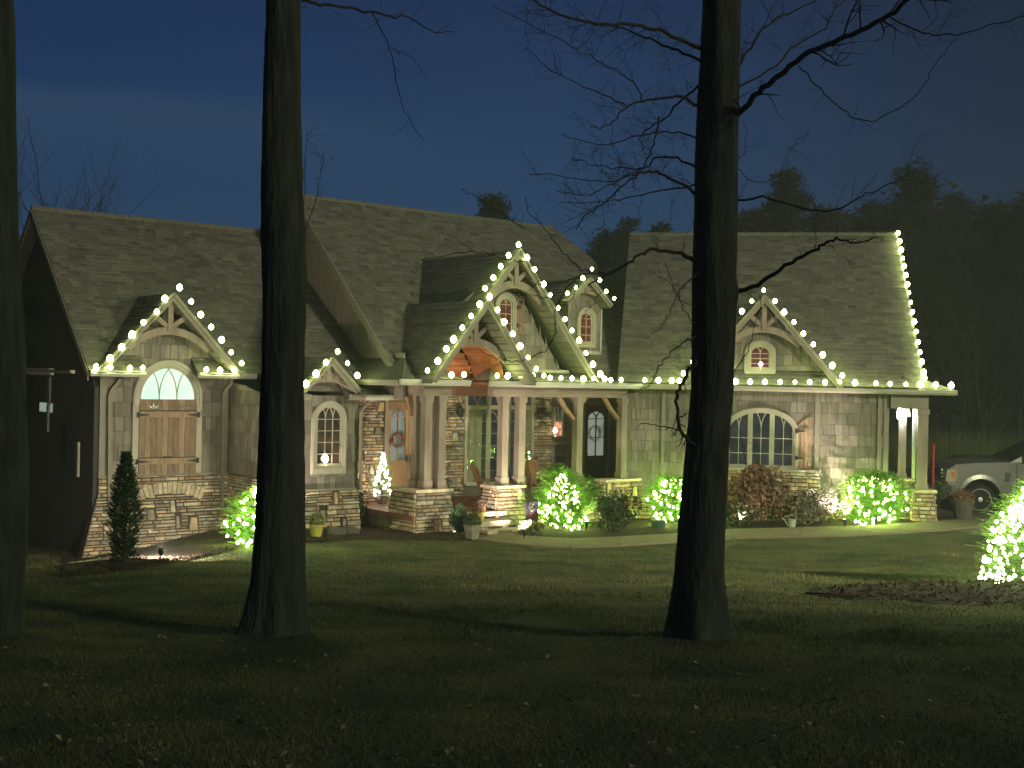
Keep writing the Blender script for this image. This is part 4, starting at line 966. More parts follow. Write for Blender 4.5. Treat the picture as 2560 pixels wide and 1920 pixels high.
# gable with its small window
OG = .45
gl2 = R.at(1712, 950, OG)[0]; gr2 = R.at(2108, 958, OG)[0]; ga2 = (gl2+gr2)/2; gza2 = R.at(1910, 737, OG)[1]
gable(R, ga2, gza2, gl2, gr2, .02, OG+.02, .04, lambda z: ORE-(z-.02)/KR-.15, archz=.62, fasc=.14)
zt1 = R.at(1900, 939, .03)[1]
g = MB(); g.slab([R.w(gl2+.25, .03, zt1-.1), R.w(gr2-.25, .03, zt1-.1), R.w(ga2, .03, gza2-.25)], R.w(0, -.1, 0)-R.w(0, 0, 0)); wG = g.build('gable_wall', mWALL, HOUSE)
pack(wG, 'shake', mSIDE, lambda u, v, h: R.w(u, .034+h, v), [(gl2+.3, zt1), (gr2-.3, zt1), (ga2, gza2-.3)], (.285, .29), (.10, .34), .022, .006, SH_T, 18, budget=40, pool=shakeP, wedge=True, jit=0)
va, vb = R.at(1874, 900, .03)[0], R.at(1926, 900, .03)[0]; vz0 = R.at(1900, 922, .03)[1]; vzs = R.at(1900, 884, .03)[1]; vzr = R.at(1900, 864, .03)[1]-vzs
window(R, .05, va, vb, vz0, vzs, vzr, .14, mP_RED, nv=1, rows=[lerp(vz0, vzs, t) for t in (.33, .67, 1)], gothic=True, sill=.15, proud=.08)
roofplane('pent_roof', R, ORE+.0, .03, .12, [(gl2-.1, ORE), (gr2+.1, ORE), (gr2+.1, .05), (gl2-.1, .05)], th=.03, seed=32)
g = MB(); g.box(R, gl2+.2, gr2-.2, .03, .1, zt1-.07, zt1+.02); g.build('band_board', mFASC, HOUSE)
# side porch at the far right
zS = -2.45
s1_ = R.at(2258, 1100, -.1)[0]; s2_ = R.at(2306, 1100, .1)[0]
g = MB(); g.box(R, RW1+.01, s2_+.12, -.05, .2, -.52, -.13); g.build('beam', mFASC, HOUSE)
column(R, s1_, -.35, zS, zt=-.42, w=.2); column(R, s2_, .05, zS-.25, zt=-.53, w=.26)
g = MB(); g.box(R, s2_-.2, s2_-.14, -.3, -.1, zS, -.52); g.build('lit_post_face', mWHITE, HOUSE)  # white strip put on the post for its lamp-lit inner face
for (a, b) in (((2262, 1006), (2272, 1042)), ((2300, 1006), (2288, 1040))): 
    brace(R, a, b, o=-.3, bow=.02, w=.08)
pier(R, s1_-.2, s1_+.25, -.6, -.1, zS, -4.1, .05, 95); pier(R, s2_-.22, s2_+.3, -.25, .3, zS-.25, -4.1, .05, 98)
g = MB(); g.tube([R.w(s2_+.35, -.3, -3.4), R.w(s2_+.35, -.3, R.at(2318, 1110, -.3)[1])], .035, 6); g.build('marker_post', mRED, None, label='thin red post beside the right corner of the side porch', category='post')
mRED

shakeP.build('shake', mSIDE, HOUSE, kind='stuff'); stoneP.build('stone', mSTONE, HOUSE, kind='stuff'); shingP.build('shingle', mROOF, HOUSE, kind='stuff')
# ---------------------------------------------------------------- strings of bulbs
def bulbmesh(r, m, name='bulb', n=7):
    g = MB(); g.lathe((0, 0, 0), [(r*.35, -r*1.0), (r*.85, -r*.5), (r, 0), (r*.8, r*.6), (r*.3, r*1.15)], n)
    me = bpy.data.meshes.new(name); me.from_pydata([tuple(v) for v in g.v], [], g.f); me.materials.append(m); me.polygons.foreach_set('use_smooth', [True]*len(me.polygons)); return me
bmC9 = bulbmesh(.064, mBULB)
def put(me, name, parent, p, **kw):
    o = bpy.data.objects.new(name, me); COL.objects.link(o); o.parent = parent; o.location = Vector(p) - LOC[parent.name]
    LOC[o.name] = Vector(p); return setp(o, **kw)
def string(label, pts, group='strings of lit bulbs along the roof edges', me=bmC9, order=None, sc=1.0):
    t = thing('light_string', pts[0], label, 'string lights', group); rg = random.Random(len(pts))
    for p in pts:
        b = put(me, 'bulb', t, p); k = sc*rg.uniform(.72, 1.22); b.scale = (k, k, k)
    g = MB(); w = []
    for a, b in zip(pts, pts[1:]):
        for q in range(5):
            u = q/5; w.append(Vector(a).lerp(Vector(b), u) - Vector((0, 0, .07 + .035*sin(pi*u))))
    w.append(Vector(pts[-1]) - Vector((0, 0, .07)))
    g.tube(w, .008, 4); g.build('wire', mIRON, t); return t
def onF(F, o, L): return [F.w(s, o, z) for s, z in [F.at(px, py, o) for px, py in L]]
string('bulbs up and over the left steep gable above the plank-shuttered arch', onF(M, -2.83, [(240.5, 916), (275, 896), (304, 868), (330.5, 837), (359, 806), (391.7, 779.6), (412, 747), (449, 719), (478, 754), (502, 787), (528, 818), (554, 850), (578, 881), (604, 908)]))
string('four bulbs along the left gutter stub beside the fanlight', onF(M, -2.80, [(240, 921), (277, 919), (325, 921), (357, 920)]))
string('three bulbs along the short gutter just left of the near trunk', onF(M, -2.80, [(516, 924), (550, 926), (586, 926)]))
string('bulbs over the small low gable above the narrow arched window', onF(M, -.87, [(765, 960), (790, 934.6), (815, 906), (844, 879), (869, 908), (893, 939)]))
z5 = lambda L: [(1000+.27125*a, 580+.27125*b) for a, b in L]
string('bulbs over the front cedar-lined entry gable', onF(M, 1.08, z5([(253, 1278), (348, 1190), (427, 1078), (493, 990), (573, 883), (655, 775), (733, 667), (826, 598), (898, 720), (960, 830), (1040, 940), (1107, 1050), (1180, 1158), (1255, 1262)])))
string('bulbs over the tallest central gable with the red window', onF(M, .38, z5([(783, 520), (860, 422), (928, 317), (1000, 215), (1092, 118), (1170, 236), (1240, 345), (1325, 482), (1385, 580), (1455, 700), (1520, 803), (1585, 908), (1650, 1000), (1713, 1118), (1777, 1220), (1845, 1310)])))
string('three bulbs along the porch gutter left of the open entry vault', onF(M, .60, z5([(352, 1315), (473, 1318), (590, 1315)])))
string('bulbs along the porch gutter right of the open entry vault', onF(M, .60, z5([(895, 1325), (992, 1327), (1115, 1327), (1220, 1325), (1325, 1325), (1383, 1343), (1483, 1347), (1585, 1350), (1690, 1355), (1785, 1350), (1885, 1355), (1943, 1363), (2038, 1363)])))
string('bulbs over the little dormer on the porch roof', onF(M, OD+.46, z5([(1543, 565), (1622, 512), (1685, 425), (1770, 342), (1840, 445), (1900, 548), (1975, 612)])), sc=.9)
z7 = lambda L: [(1680+.36166*a, 540+.36166*b) for a, b in L]
string('long row of bulbs along the right wing gutter', onF(R, ORE+.12, [(1612, 950), (1646, 951), (1679, 952), (1698, 952), (1770, 955), (1805, 955)] + z7([(440, 1145), (540, 1147), (643, 1147), (748, 1147), (850, 1148), (952, 1148), (1058, 1150), (1160, 1145), (1265, 1153), (1410, 1157), (1508, 1160), (1617, 1163), (1718, 1165), (1823, 1168), (1930, 1172)])))
string('bulbs over the right wing gable behind the right trunk', onF(R, OG+.08, [(1709, 934), (1733, 905), (1757, 878), (1782, 851), (1810, 822), (1832, 797)] + z7([(483, 660), (552, 588), (633, 513), (712, 588), (775, 665), (843, 733), (908, 813), (977, 888), (1042, 960), (1108, 1035), (1177, 1103)])))
gp = []
for a, b in z7([(1560, 118), (1565, 175), (1573, 235), (1587, 293), (1595, 347), (1606, 410), (1617, 472), (1630, 530), (1640, 597), (1650, 663), (1668, 730), (1677, 800), (1690, 872), (1703, 940), (1720, 1010), (1730, 1080), (1738, 1120)]):
    # on the slanting rake edge: find the offset whose roof height matches
    best = None
    for i in range(0, 500):
        o = ORE - i*.0095; z = .02 + (ORE-o)*KR + .14; s = sR1 - .15*(ORE-o)/4.7 + .05; p = R.w(s, o, z); v = p.dot(UP)/p.dot(FW)*FPX; e_ = abs((960-v)-b)
        if best is None or e_ < best[0]: best = (e_, p)
    gp.append(best[1])
string('close-set bulbs climbing the steep right-hand rake', gp, sc=.95)

# ---------------------------------------------------------------- lamps of the place, one added behind the left trunk
PINK = (1.0, .84, .70)
def fixture(px, py, label, target, energy, size=80, col=PINK, p=None):
    p = p or onground(px, py); q = Vector((p.x, p.y, gz(p.x, p.y)))
    t = thing('landscape_spotlight', q, label, 'spotlight')
    d = (Vector(target)-q).normalized(); d.z = max(d.z, .25); d.normalize()
    g = MB(); g.tube([q-Vector((0, 0, .1)), q+Vector((0, 0, .14))], .015, 6); g.build('stake', mIRON, t)
    c = q+Vector((0, 0, .17)); g = MB(); g.lathe(c-d*.07, [(.03, 0), (.045, .03), (.05, .13)], 10, axis=d); g.build('lamp_head', mIRON, t)
    g = MB(); g.lathe(c+d*.066, [(.042, 0), (.040, .004)], 10, axis=d); g.build('lens', mLAMP, t)
    spot('spotlight_beam', c+d*.12, target, energy, col, size, .6, .03); return t
tB = M.w(sGA, OB, -1.6)
fixture(402, 1408, 'small stake spotlight in the mulch in front of the left stone base', tB, 1050, 120)
fixture(705, 1352, 'stake spotlight in the bed hidden behind the left trunk', M.w(-3.2, -2.4, .6), 420, 85, p=Vector((-5.55, 27.0, 0)))  # unseen stake spot added to brighten the sided end wall
fixture(930, 1345, 'small stake spotlight in the bed left of the porch pier', M.w(-1.9, 0, -1.2), 120, 70, p=Vector((-1.2, 26.7, 0)))
fixture(1250, 1345, 'small stake spotlight at the foot of the stone steps', M.w(.15, 0, -2.0), 720, 75, p=Vector((.35, 27.4, 0)))
fixture(1440, 1330, 'small stake spotlight in the bed between the lit shrubs', M.w(2.6, 0, -1.2), 260, 80, p=Vector((1.9, 29.6, 0)))
fixture(1850, 1322, 'stake spotlight with bright pool below the arched garage window', R.w(3.4, 0, -1.3), 420, 95)
fixture(2112, 1322, 'stake spotlight with bright pool left of the round lit shrub', R.w(5.2, 0, -1.0), 620, 100)
# lamps under the porch roof
point('porch_lamp', M.w(-1.35, .0, .25), 9, (1.0, .62, .36), .08)
point('porch_lamp', M.w(-2.2, -2.3, -.5), 7, (1.0, .72, .5), .06)
point('porch_lamp', M.w(3.2, -1.6, -.4), 8, (.95, .95, .6), .08)
# ---------------------------------------------------------------- path, beds, drive
far_ = [(1272, 1332), (1300, 1340), (1350, 1346), (1430, 1350), (1550, 1346), (1700, 1337), (1830, 1327), (2000, 1322), (2150, 1319), (2250, 1313), (2350, 1306), (2430, 1300)]
near_ = [(1192, 1352), (1245, 1360), (1325, 1368), (1430, 1371), (1550, 1367), (1700, 1358), (1830, 1349), (2000, 1345), (2150, 1341), (2250, 1336), (2350, 1329), (2450, 1320)]
def fine(L, k=4):
    o = []
    for a, b in zip(L, L[1:]):
        for i in range(k): o.append((lerp(a[0], b[0], i/k), lerp(a[1], b[1], i/k)))
    return o + [L[-1]]
FA = [onground(*p) for p in far_]; NE = [onground(*p) for p in near_]
FA = [Vector(p).to_2d() for p in FA]; NE = [Vector(p).to_2d() for p in NE]
# path cut in concrete bays with joints
PATH = bpy.data.objects.new('path', None); COL.objects.link(PATH); PATH['kind'] = 'structure'; LOC['path'] = Vector((0, 0, 0))
ff = [Vector(q) for q in fine(FA, 6)]; nn_ = [Vector(q) for q in fine(NE, 6)]
for i in range(0, len(ff)-1, 6):
    pts = [(ff[j], nn_[j]) for j in range(i, min(i+7, len(ff)))]
    if len(pts) < 2: continue
    g = MB(); vs = []; t = random.Random(i).uniform(.88, 1.08)
    for q, (a, b) in enumerate(pts):
        e = .0
        for k in range(5):
            p = a.lerp(b, k/4); n_ = pts[min(q+1, len(pts)-1)][0] - pts[max(q-1, 0)][0]; n_.normalize()
            if q == 0: p = p + n_*.006
            if q == len(pts)-1: p = p - n_*.006
            vs.append((p.x, p.y, gz(p.x, p.y)+.045))
    m_ = len(pts); fs = [(q*5+k, q*5+k+1, (q+1)*5+k+1, (q+1)*5+k) for q in range(m_-1) for k in range(4)]
    n0 = len(vs); vs += [(x, y, z-.09) for x, y, z in vs]
    fs += [(q*5+4, q*5+4+n0, (q+1)*5+4+n0, (q+1)*5+4) for q in range(m_-1)] + [(k, k+n0, k+1+n0, k+1) for k in range(4)]
    g.add(vs, fs, (t, t, t)); g.build('concrete_slab', mPATH, PATH)
wallR = [M.w(1.6, .3, 0), M.w(2.2, .2, 0), M.w(2.8, .2, 0), M.w(3.6, .2, 0), M.w(4.4, .1, 0), R.w(.9, .0, 0), R.w(2.2, 0, 0), R.w(3.7, 0, 0), R.w(5, 0, 0), R.w(6, 0, 0), R.w(6.9, -.2, 0), R.w(8.0, -1.5, 0)]
patch('mulch_bed', mMULCH, list(zip([w.to_2d() for w in wallR], FA)), .035)
nl = [(150, 1440), (300, 1432), (400, 1418), (500, 1392), (600, 1372), (700, 1356), (860, 1352), (1000, 1350), (1180, 1352)]
fl = [M.w(-9.5, OB-.5, 0), M.w(-9.0, OB-.2, 0), M.w(-8, OB-.1, 0), M.w(-7, OB-.1, 0), M.w(-6, OB-.1, 0), M.w(-5.6, OM-.1, 0), M.w(-4, OM-.1, 0), M.w(-2.9, -.9, 0), M.w(-1.0, .2, 0)]
patch('mulch_bed', mMULCH, [(a.to_2d(), onground(*b).to_2d()) for a, b in zip(fl, nl)], .035)
patch('driveway', mDRIVE, [(Vector((11.2, 28.6)), Vector((30, 27))), (Vector((10.6, 30.2)), Vector((30, 30))), (Vector((10.6, 34)), Vector((30, 34))), (Vector((9.8, 40)), Vector((30, 40))), (Vector((8, 48)), Vector((30, 48)))], .02)
pp = []
for i in range(15):
    t = -1+2*i/14; x = 7.4+3.2*t; hh = 1.35*sqrt(max(0, 1-t*t))*(1+.12*sin(i*2.1)); pp.append((Vector((x, 16.9-hh)), Vector((x, 16.9+hh*.9))))
patch('soil_patch', mat('grey_mulch', (.026, .022, .017), .95, .45, 7, .9, 16, bdist=.06, col2=(.075, .064, .05)), pp, .03)

# ---------------------------------------------------------------- plants
def fastmesh(name, verts, m, parent=None, nper=3, loc=None, smooth=False, tint=None, **kw):
    v = np.array(verts, dtype=np.float32).reshape(-1, 3); base = LOC[parent.name] if parent else Vector((0, 0, 0)); v = v - np.array(base, dtype=np.float32)
    n = len(v)//nper; me = bpy.data.meshes.new(name); me.vertices.add(len(v)); me.vertices.foreach_set('co', v.ravel())
    me.loops.add(n*nper); me.loops.foreach_set('vertex_index', np.arange(n*nper, dtype=np.int32)); me.polygons.add(n)
    me.polygons.foreach_set('loop_start', np.arange(0, n*nper, nper, dtype=np.int32)); me.update(calc_edges=True); me.materials.append(m)
    at = me.attributes.new('tint', 'FLOAT_COLOR', 'FACE'); r = np.random.RandomState(n); c = np.ones((n, 4), dtype=np.float32)
    k = r.uniform(.55, 1.45, (n, 1)); c[:, :3] = k*np.array([[1, 1, 1]]) * r.uniform(.88, 1.12, (n, 3)); at.data.foreach_set('color', c.ravel())
    o = bpy.data.objects.new(name, me); COL.objects.link(o)
    if parent: o.parent = parent; LOC[o.name] = LOC[parent.name].copy()
    return setp(o, **kw)
def spray(out, p, d, L, nl, rg, w=.006, drop=.25, step=.022, side=.8):
    """a feathery twig: needles in pairs along a drooping line"""
    d = d.normalized(); n = max(3, int(L/step)); q = p.copy()
    a = d.cross(Vector((rg.uniform(-.2, .2), rg.uniform(-.2, .2), 1)));  a.normalize(); b = d.cross(a)
    for i in range(n):
        t = i/n; q = q + (d + Vector((0, 0, -drop*t)))*(L/n)
        ln = nl*(1-.55*t)*rg.uniform(.7, 1.2)
        for sg in (1, -1):
            dd = (d*.75 + a*sg*side + b*rg.uniform(-.5, .5)).normalized(); e = q + dd*ln; x = dd.cross(Vector((rg.random()-.5, rg.random()-.5, rg.random()-.5))).normalized()*w
            out.extend((q+x, q-x, e))
    return q
def conifer(name, label, cat, base, H, rad, prof, nb, nl, m, seed, up=.35, Ls=.35, group=None, trunk=True, lean=(0, 0), w=.007, ir=.55):
    rg = random.Random(seed); t = thing(name, base, label, cat, group); base = Vector(base); out = []; stems = MB()
    for i in range(nb):
        h = rg.random()**.9; a = rg.uniform(0, 2*pi); r = rad*prof(h)*(1+ir*noise.noise(Vector((cos(a)*1.6+seed, sin(a)*1.6, h*3.5)))); rr = r*rg.uniform(.35, .95)
        c = base + Vector((lean[0]*h, lean[1]*h, H*h)); d = Vector((cos(a), sin(a), rg.uniform(up-.25, up+.3)))
        p = c + Vector((cos(a), sin(a), .1))*rr*.75; L = max(.08, min(Ls, r*.7+.05))*rg.uniform(.7, 1.25)
        spray(out, p, d, L, nl, rg, w=w)
        if i % 4 == 0: stems.tube([c - Vector((0, 0, .05)), p], [.007, .003], 3, cap=False)
    fastmesh('foliage', out, m, t)
    stems.tube([base-Vector((0, 0, .1)), base+Vector((lean[0]*.9, lean[1]*.9, H*.92))], [.03, .006], 6); stems.build('trunk', mTWIG, t)
    return t
def shrub(name, label, cat, base, rx, ry, H, n, ls, m, seed, group=None, shell=.5, low=0.05, flat=False):
    rg = random.Random(seed); t = thing(name, base, label, cat, group); base = Vector(base); out = []; st = MB()
    lumps = [(rg.uniform(-.55, .55)*rx, rg.uniform(-.55, .55)*ry, rg.uniform(.3, .8)*H, rg.uniform(.28, .5)) for _ in range(9)]
    for i in range(n):
        lx, ly, lz, lr = rg.choice(lumps); v = Vector((rg.gauss(0, 1), rg.gauss(0, 1), rg.gauss(0, 1))).normalized()*rg.uniform(shell, 1)**.5
        p = base + Vector((lx+v.x*lr*rx*1.3, ly+v.y*lr*ry*1.3, max(low*H, lz+v.z*lr*H*.8)))
        dn = Vector((rg.uniform(-1, 1), rg.uniform(-1, 1), rg.uniform(-.4, 1))).normalized(); a = dn.cross(Vector((rg.random(), rg.random(), rg.random()))).normalized(); b = dn.cross(a)
        s = ls*rg.uniform(.6, 1.3); out.extend((p-a*s, p-b*s*.45, p+a*s, p+b*s*.45))
    fastmesh('foliage', out, m, t, nper=4)
    for lx, ly, lz, lr in lumps:
        for _ in range(2): st.tube([base+Vector((lx*.15, ly*.15, -.05)), base+Vector((lx*.6, ly*.6, lz*.6)), base+Vector((lx, ly, lz))+Vector((rg.uniform(-.1, .1)*rx, 0, lr*H*.5))], [.012, .008, .003], 4, cap=False)
    st.build('stem', mTWIG, t); return t
def G(x, y, dz=0): return Vector((x, y, gz(x, y)+dz))
bmMini = bulbmesh(.027, mMINI, 'bulb', 5); bmMiniW = bulbmesh(.024, mMINIW, 'bulb', 5); bmSpr = bulbmesh(.026, mSPRB, 'bulb', 5)
def shrublights(label, base, H, rad, prof, n, me, seed, group='lit strings wound through shrubs', front=True, lean=(0, 0), outk=(.45, 1.02)):
    rg = random.Random(seed); pts = []; base = Vector(base)
    for i in range(n):
        h = (i+rg.random())/n; a = rg.uniform(-pi, pi); r = rad*prof(h)*rg.uniform(*outk); pts.append(base + Vector((cos(a)*r+lean[0]*h, sin(a)*r+lean[1]*h, H*h+.03)))
    t = thing('light_string', base, label, 'string lights', group)
    for p in pts:
        b = put(me, 'bulb', t, p); k = rg.uniform(.7, 1.3); b.scale = (k, k, k)
    g = MB(); g.tube(pts, .004, 3, cap=False); g.build('wire', mDKGRN, t); return t
pr_round = lambda h: sqrt(max(.04, 1-(2*h-.85)**2/1.4))
pr_tall = lambda h: (.75+.35*sin(h*5))*(1 if h < .8 else (1-h)/.2*.9+.1)
pr_cone = lambda h: 1.02-h*.95
pr_sp = lambda h: 1.0 if h < .32 else 1.0-(h-.32)*1.4
# the four lit junipers in the beds
B = G(M.w(-5.55, -1.6, 0).x-.95, M.w(-5.55, -1.6, 0).y-.9)
b1 = onground(640, 1372); b1 = G(b1.x, b1.y)
conifer('juniper_shrub', 'narrow lit green shrub partly behind the left trunk', 'shrub', b1, 1.2, .62, pr_tall, 420, .075, mGREEN, 1, up=.5)
shrublights('lit string in the narrow shrub beside the left trunk', b1, 1.15, .6, pr_tall, 80, bmMini, 1)
b2 = onground(1415, 1328); b2 = G(b2.x, b2.y+.3)
conifer('juniper_shrub', 'tall feathery lit shrub between the garden flag and the dark plank door', 'shrub', b2, 1.6, .74, pr_tall, 950, .085, mGREEN, 2, up=.55, Ls=.5, lean=(-.18, 0), ir=.9)
shrublights('lit string in the tall shrub right of the garden flag', b2, 1.35, .60, pr_tall, 120, bmMini, 2, lean=(-.12, 0))
b3 = onground(1690, 1318); b3 = G(b3.x, b3.y+.4)
conifer('juniper_shrub', 'rounded lit shrub showing just left of the right trunk', 'shrub', b3, 1.2, .78, pr_round, 700, .08, mGREEN, 3, up=.6)
shrublights('lit string in the shrub just left of the right trunk', b3, 1.15, .74, pr_round, 110, bmMini, 3)
b4 = G((2193-1280)/FPX*30.7, 30.7)
conifer('juniper_shrub', 'round lit juniper at the right corner of the garage wing beside the side porch', 'shrub', b4, 1.25, .90, pr_round, 1000, .085, mGREEN, 4, up=.6)
shrublights('lit string in the round juniper near the side porch', b4, 1.18, .86, pr_round, 125, bmMini, 4)
# spruce at the right edge
b5 = G(8.08, 18.4)
conifer('spruce_tree', 'small spruce thick with bright bulbs at the right edge of the lawn', 'tree', b5, 1.78, .84, pr_sp, 1500, .05, mSPRUCE, 5, up=.35, Ls=.34, w=.006)
shrublights('dense lit string wound round the small spruce on the lawn', b5, 1.68, .86, pr_sp, 420, bmSpr, 5, outk=(.6, 1.02))
# arborvitae
b6 = onground(302, 1412); b6 = G(b6.x, b6.y+.15)
conifer('arborvitae', 'slim dark pointed evergreen in front of the left stone base', 'tree', b6, 1.72, .32, lambda h: (1.0 if h < .45 else 1.0-(h-.45)/.58)*(.85+.15*h*2 if h < .4 else 1), 1500, .05, mDKGRN, 6, up=1.1, Ls=.13, w=.008)
# little lit tree in a basket on the porch
b7 = M.w(-1.95, -2.45, FL)
t = thing('planter', b7, 'round basket pot of the little lit tree on the porch', 'planter')
g = MB(); g.lathe(b7, [(.12, .0), (.17, .12), (.18, .22), (.15, .22)], 14); g.build('basket', mPOT, t)
b7t = b7 + Vector((0, 0, .2))
conifer('potted_tree', 'little evergreen covered in white lights beside the front door', 'tree', b7t, 1.05, .30, pr_cone, 420, .04, mGREEN, 7, up=.35, Ls=.15)
shrublights('white lights on the little tree beside the front door', b7t, 1.05, .29, pr_cone, 95, bmMiniW, 7, outk=(.7, 1.05))
# shrubs of the beds
def sh(name, label, px, py, rx, H, n, ls, m, seed, dy=.3, cat='shrub'):
    p = onground(px, py); return shrub(name, label, cat, G(p.x, p.y+dy), rx, rx*.8, H, n, ls, m, seed)
sh('leafy_shrub', 'dark spreading shrub in the bed between two lit shrubs', 1545, 1335, .62, 1.0, 2600, .045, mLEAF, 11)
sh('hydrangea', 'dry brown hydrangea in front of the arched garage window', 1915, 1322, .95, 1.75, 2600, .075, mDRYL, 12, .5)
sh('variegated_shrub', 'pale leaved shrub right of the brown hydrangea', 2052, 1318, .62, .95, 2400, .045, mat('pale_leaf', (.22, .19, .15), .8, .4, 8, 0), 13)
sh('leafy_shrub', 'green shrub between the side porch post and the pickup', 2325, 1302, .62, 1.0, 2400, .045, mLEAF, 14)
sh('leafy_shrub', 'dark round bush in a pot left of the stone steps', 1136, 1345, .26, .75, 1300, .04, mDKGRN, 15, .2)
sh('leafy_plant', 'low pale grassy plant at the foot of the step pier', 1330, 1345, .34, .35, 700, .06, mat('hosta_leaf', (.15, .17, .07), .8, .4, 8, 0), 16, .2, 'plant')
sh('leafy_shrub', 'low green bush under the garage window beside the right trunk', 1850, 1325, .55, .7, 1500, .05, mLEAF, 17, .6)
sh('leafy_shrub', 'small dim shrub beside the left end of the porch floor', 893, 1325, .22, .85, 700, .04, mDKGRN, 18, .5)
# pots and ornaments
def pot(px, py, label, r=.17, H=.34, m=mPOT, plant=mLEAF, seed=1, z=None, n=12, ph=.28, p=None):
    q = p or onground(px, py); q = Vector((q.x, q.y, gz(q.x, q.y) if z is None else z))
    t = thing('planter', q, label, 'planter'); g = MB(); g.lathe(q, [(r*.72, 0), (r, H*.92), (r*1.06, H*.92), (r*1.06, H), (r*.9, H), (r*.88, H*.9)], n); g.build('pot', m, t)
    if plant:
        rg = random.Random(seed); out = []
        for i in range(700):
            v = Vector((rg.gauss(0, 1), rg.gauss(0, 1), abs(rg.gauss(0, 1)))).normalized()*rg.uniform(.6, 1); c = q+Vector((v.x*r*1.15, v.y*r*1.15, H+v.z*ph))
            a = Vector((rg.uniform(-1, 1), rg.uniform(-1, 1), rg.uniform(-1, 1))).normalized(); b = a.cross(v).normalized(); s = rg.uniform(.015, .035); out += [c-a*s, c-b*s*.6, c+a*s, c+b*s*.6]
        fastmesh('foliage', out, plant, t, nper=4)
    return t
pot(1180, 1348, 'pale square-sided planter with a mum beside the lowest step', .2, .34, mPOT, mLEAF, 1, n=8)
pot(1157, 1300, 'small pot of faded mums on the middle step', .15, .22, mCLAY, mDRYL, 2, p=M.w(sS0+.12, .6, 0), z=FL-.17)
pot(790, 1345, 'bright yellow pot with a straggly plant under the narrow window', .16, .30, mCLAY, mat('yellow_plant', (.16, .17, .05), .8, .4, 8, 0), 3)
pot(2406, 1298, 'large urn of mixed plants at the end of the path', .30, .48, mBOULD, mDRYL, 4, ph=.35)
# urn of lit white blooms on a stand on the porch
q = M.w(M.at(1308, 1100, -1.7)[0], -1.7, FL); t = thing('flower_stand', q, 'tall stand of lit white blooms behind the porch columns', 'planter')
g = MB(); g.tube([q, q+Vector((0, 0, .95))], .03, 8); g.lathe(q, [(.16, 0), (.14, .03)], 12); g.build('stand', mIRON, t)
g = MB(); g.lathe(q+Vector((0, 0, .95)), [(.06, 0), (.15, .16), (.14, .16)], 12); g.build('bowl', mCLAY, t)
rg = random.Random(4); out = []
for i in range(500):
    c = q+Vector((rg.gauss(0, .1), rg.gauss(0, .08), 1.2+rg.gauss(0, .1))); a = Vector((rg.uniform(-1, 1), rg.uniform(-1, 1), rg.uniform(-1, 1))).normalized(); b = a.orthogonal().normalized(); s = .03; out += [c-a*s, c-b*s*.6, c+a*s, c+b*s*.6]
fastmesh('foliage', out, mGREEN, t, nper=4)
bmB = bulbmesh(.035, emit('lit_bloom', (.8, 1.0, .6), 2.2), 'bloom', 7)
for i in range(11): put(bmB, 'bloom', t, q+Vector((rg.gauss(0, .13), rg.gauss(0, .09)-.05, 1.24+rg.gauss(0, .1))))
# boulders
def boulder(px, py, r, label, seed, dy=.2):
    p = onground(px, py); p = G(p.x, p.y+dy); rg = random.Random(seed); g = MB(); n = 12; prof = []
    b0 = len(g.v)
    for i in range(8):
        ph = -pi/2+pi*i/7
        for j in range(n):
            a = 2*pi*j/n; v = Vector((cos(ph)*cos(a)*1.5, cos(ph)*sin(a), sin(ph)*.75+.25)); k = r*(1+.35*noise.noise(v*1.7+Vector((seed, 0, 0)))); g.v.append(tuple(p+v*k))
    for i in range(7):
        for j in range(n): g.f.append([i*n+j, i*n+(j+1) % n, (i+1)*n+(j+1) % n, (i+1)*n+j]); g.t.append((1, 1, 1))
    o = g.build('boulder', mBOULD, None, smooth=True, label=label, category='rock'); return o
boulder(832, 1342, .20, 'dark boulder just right of the yellow pot', 2); boulder(868, 1340, .19, 'dark boulder further right, below the porch corner', 5)
# basket with hoop handle, watering can
def hoop(px, py, label, name, cat, m, r=.16, H=.2, dy=.25):
    p = onground(px, py); p = G(p.x, p.y+dy); t = thing(name, p, label, cat)
    g = MB(); g.lathe(p, [(r*.8, 0), (r*1.1, H), (r, H)], 12); g.build('body', m, t)
    g = MB(); g.tube([p+Vector((cos(a)*r*1.05, 0, H+sin(a)*r*1.25)) for a in [pi*i/10 for i in range(11)]], .014, 5); g.build('handle', mTIMB, t)
    return t
hoop(1648, 1325, 'green basket with a hoop handle left of the right trunk', 'garden_basket', 'basket', mat('green_basket', (.06, .12, .08), .6, .2, 6, 0), .19, .22)
t = hoop(1985, 1325, 'grey watering can with looped handle under the hydrangea', 'watering_can', 'watering can', mGUT, .10, .24)
g = MB(); p = LOC[t.name]; g.tube([p+Vector((-.09, 0, .06)), p+Vector((-.2, 0, .24)), p+Vector((-.25, 0, .26))], .014, 5); g.build('spout', mGUT, t)
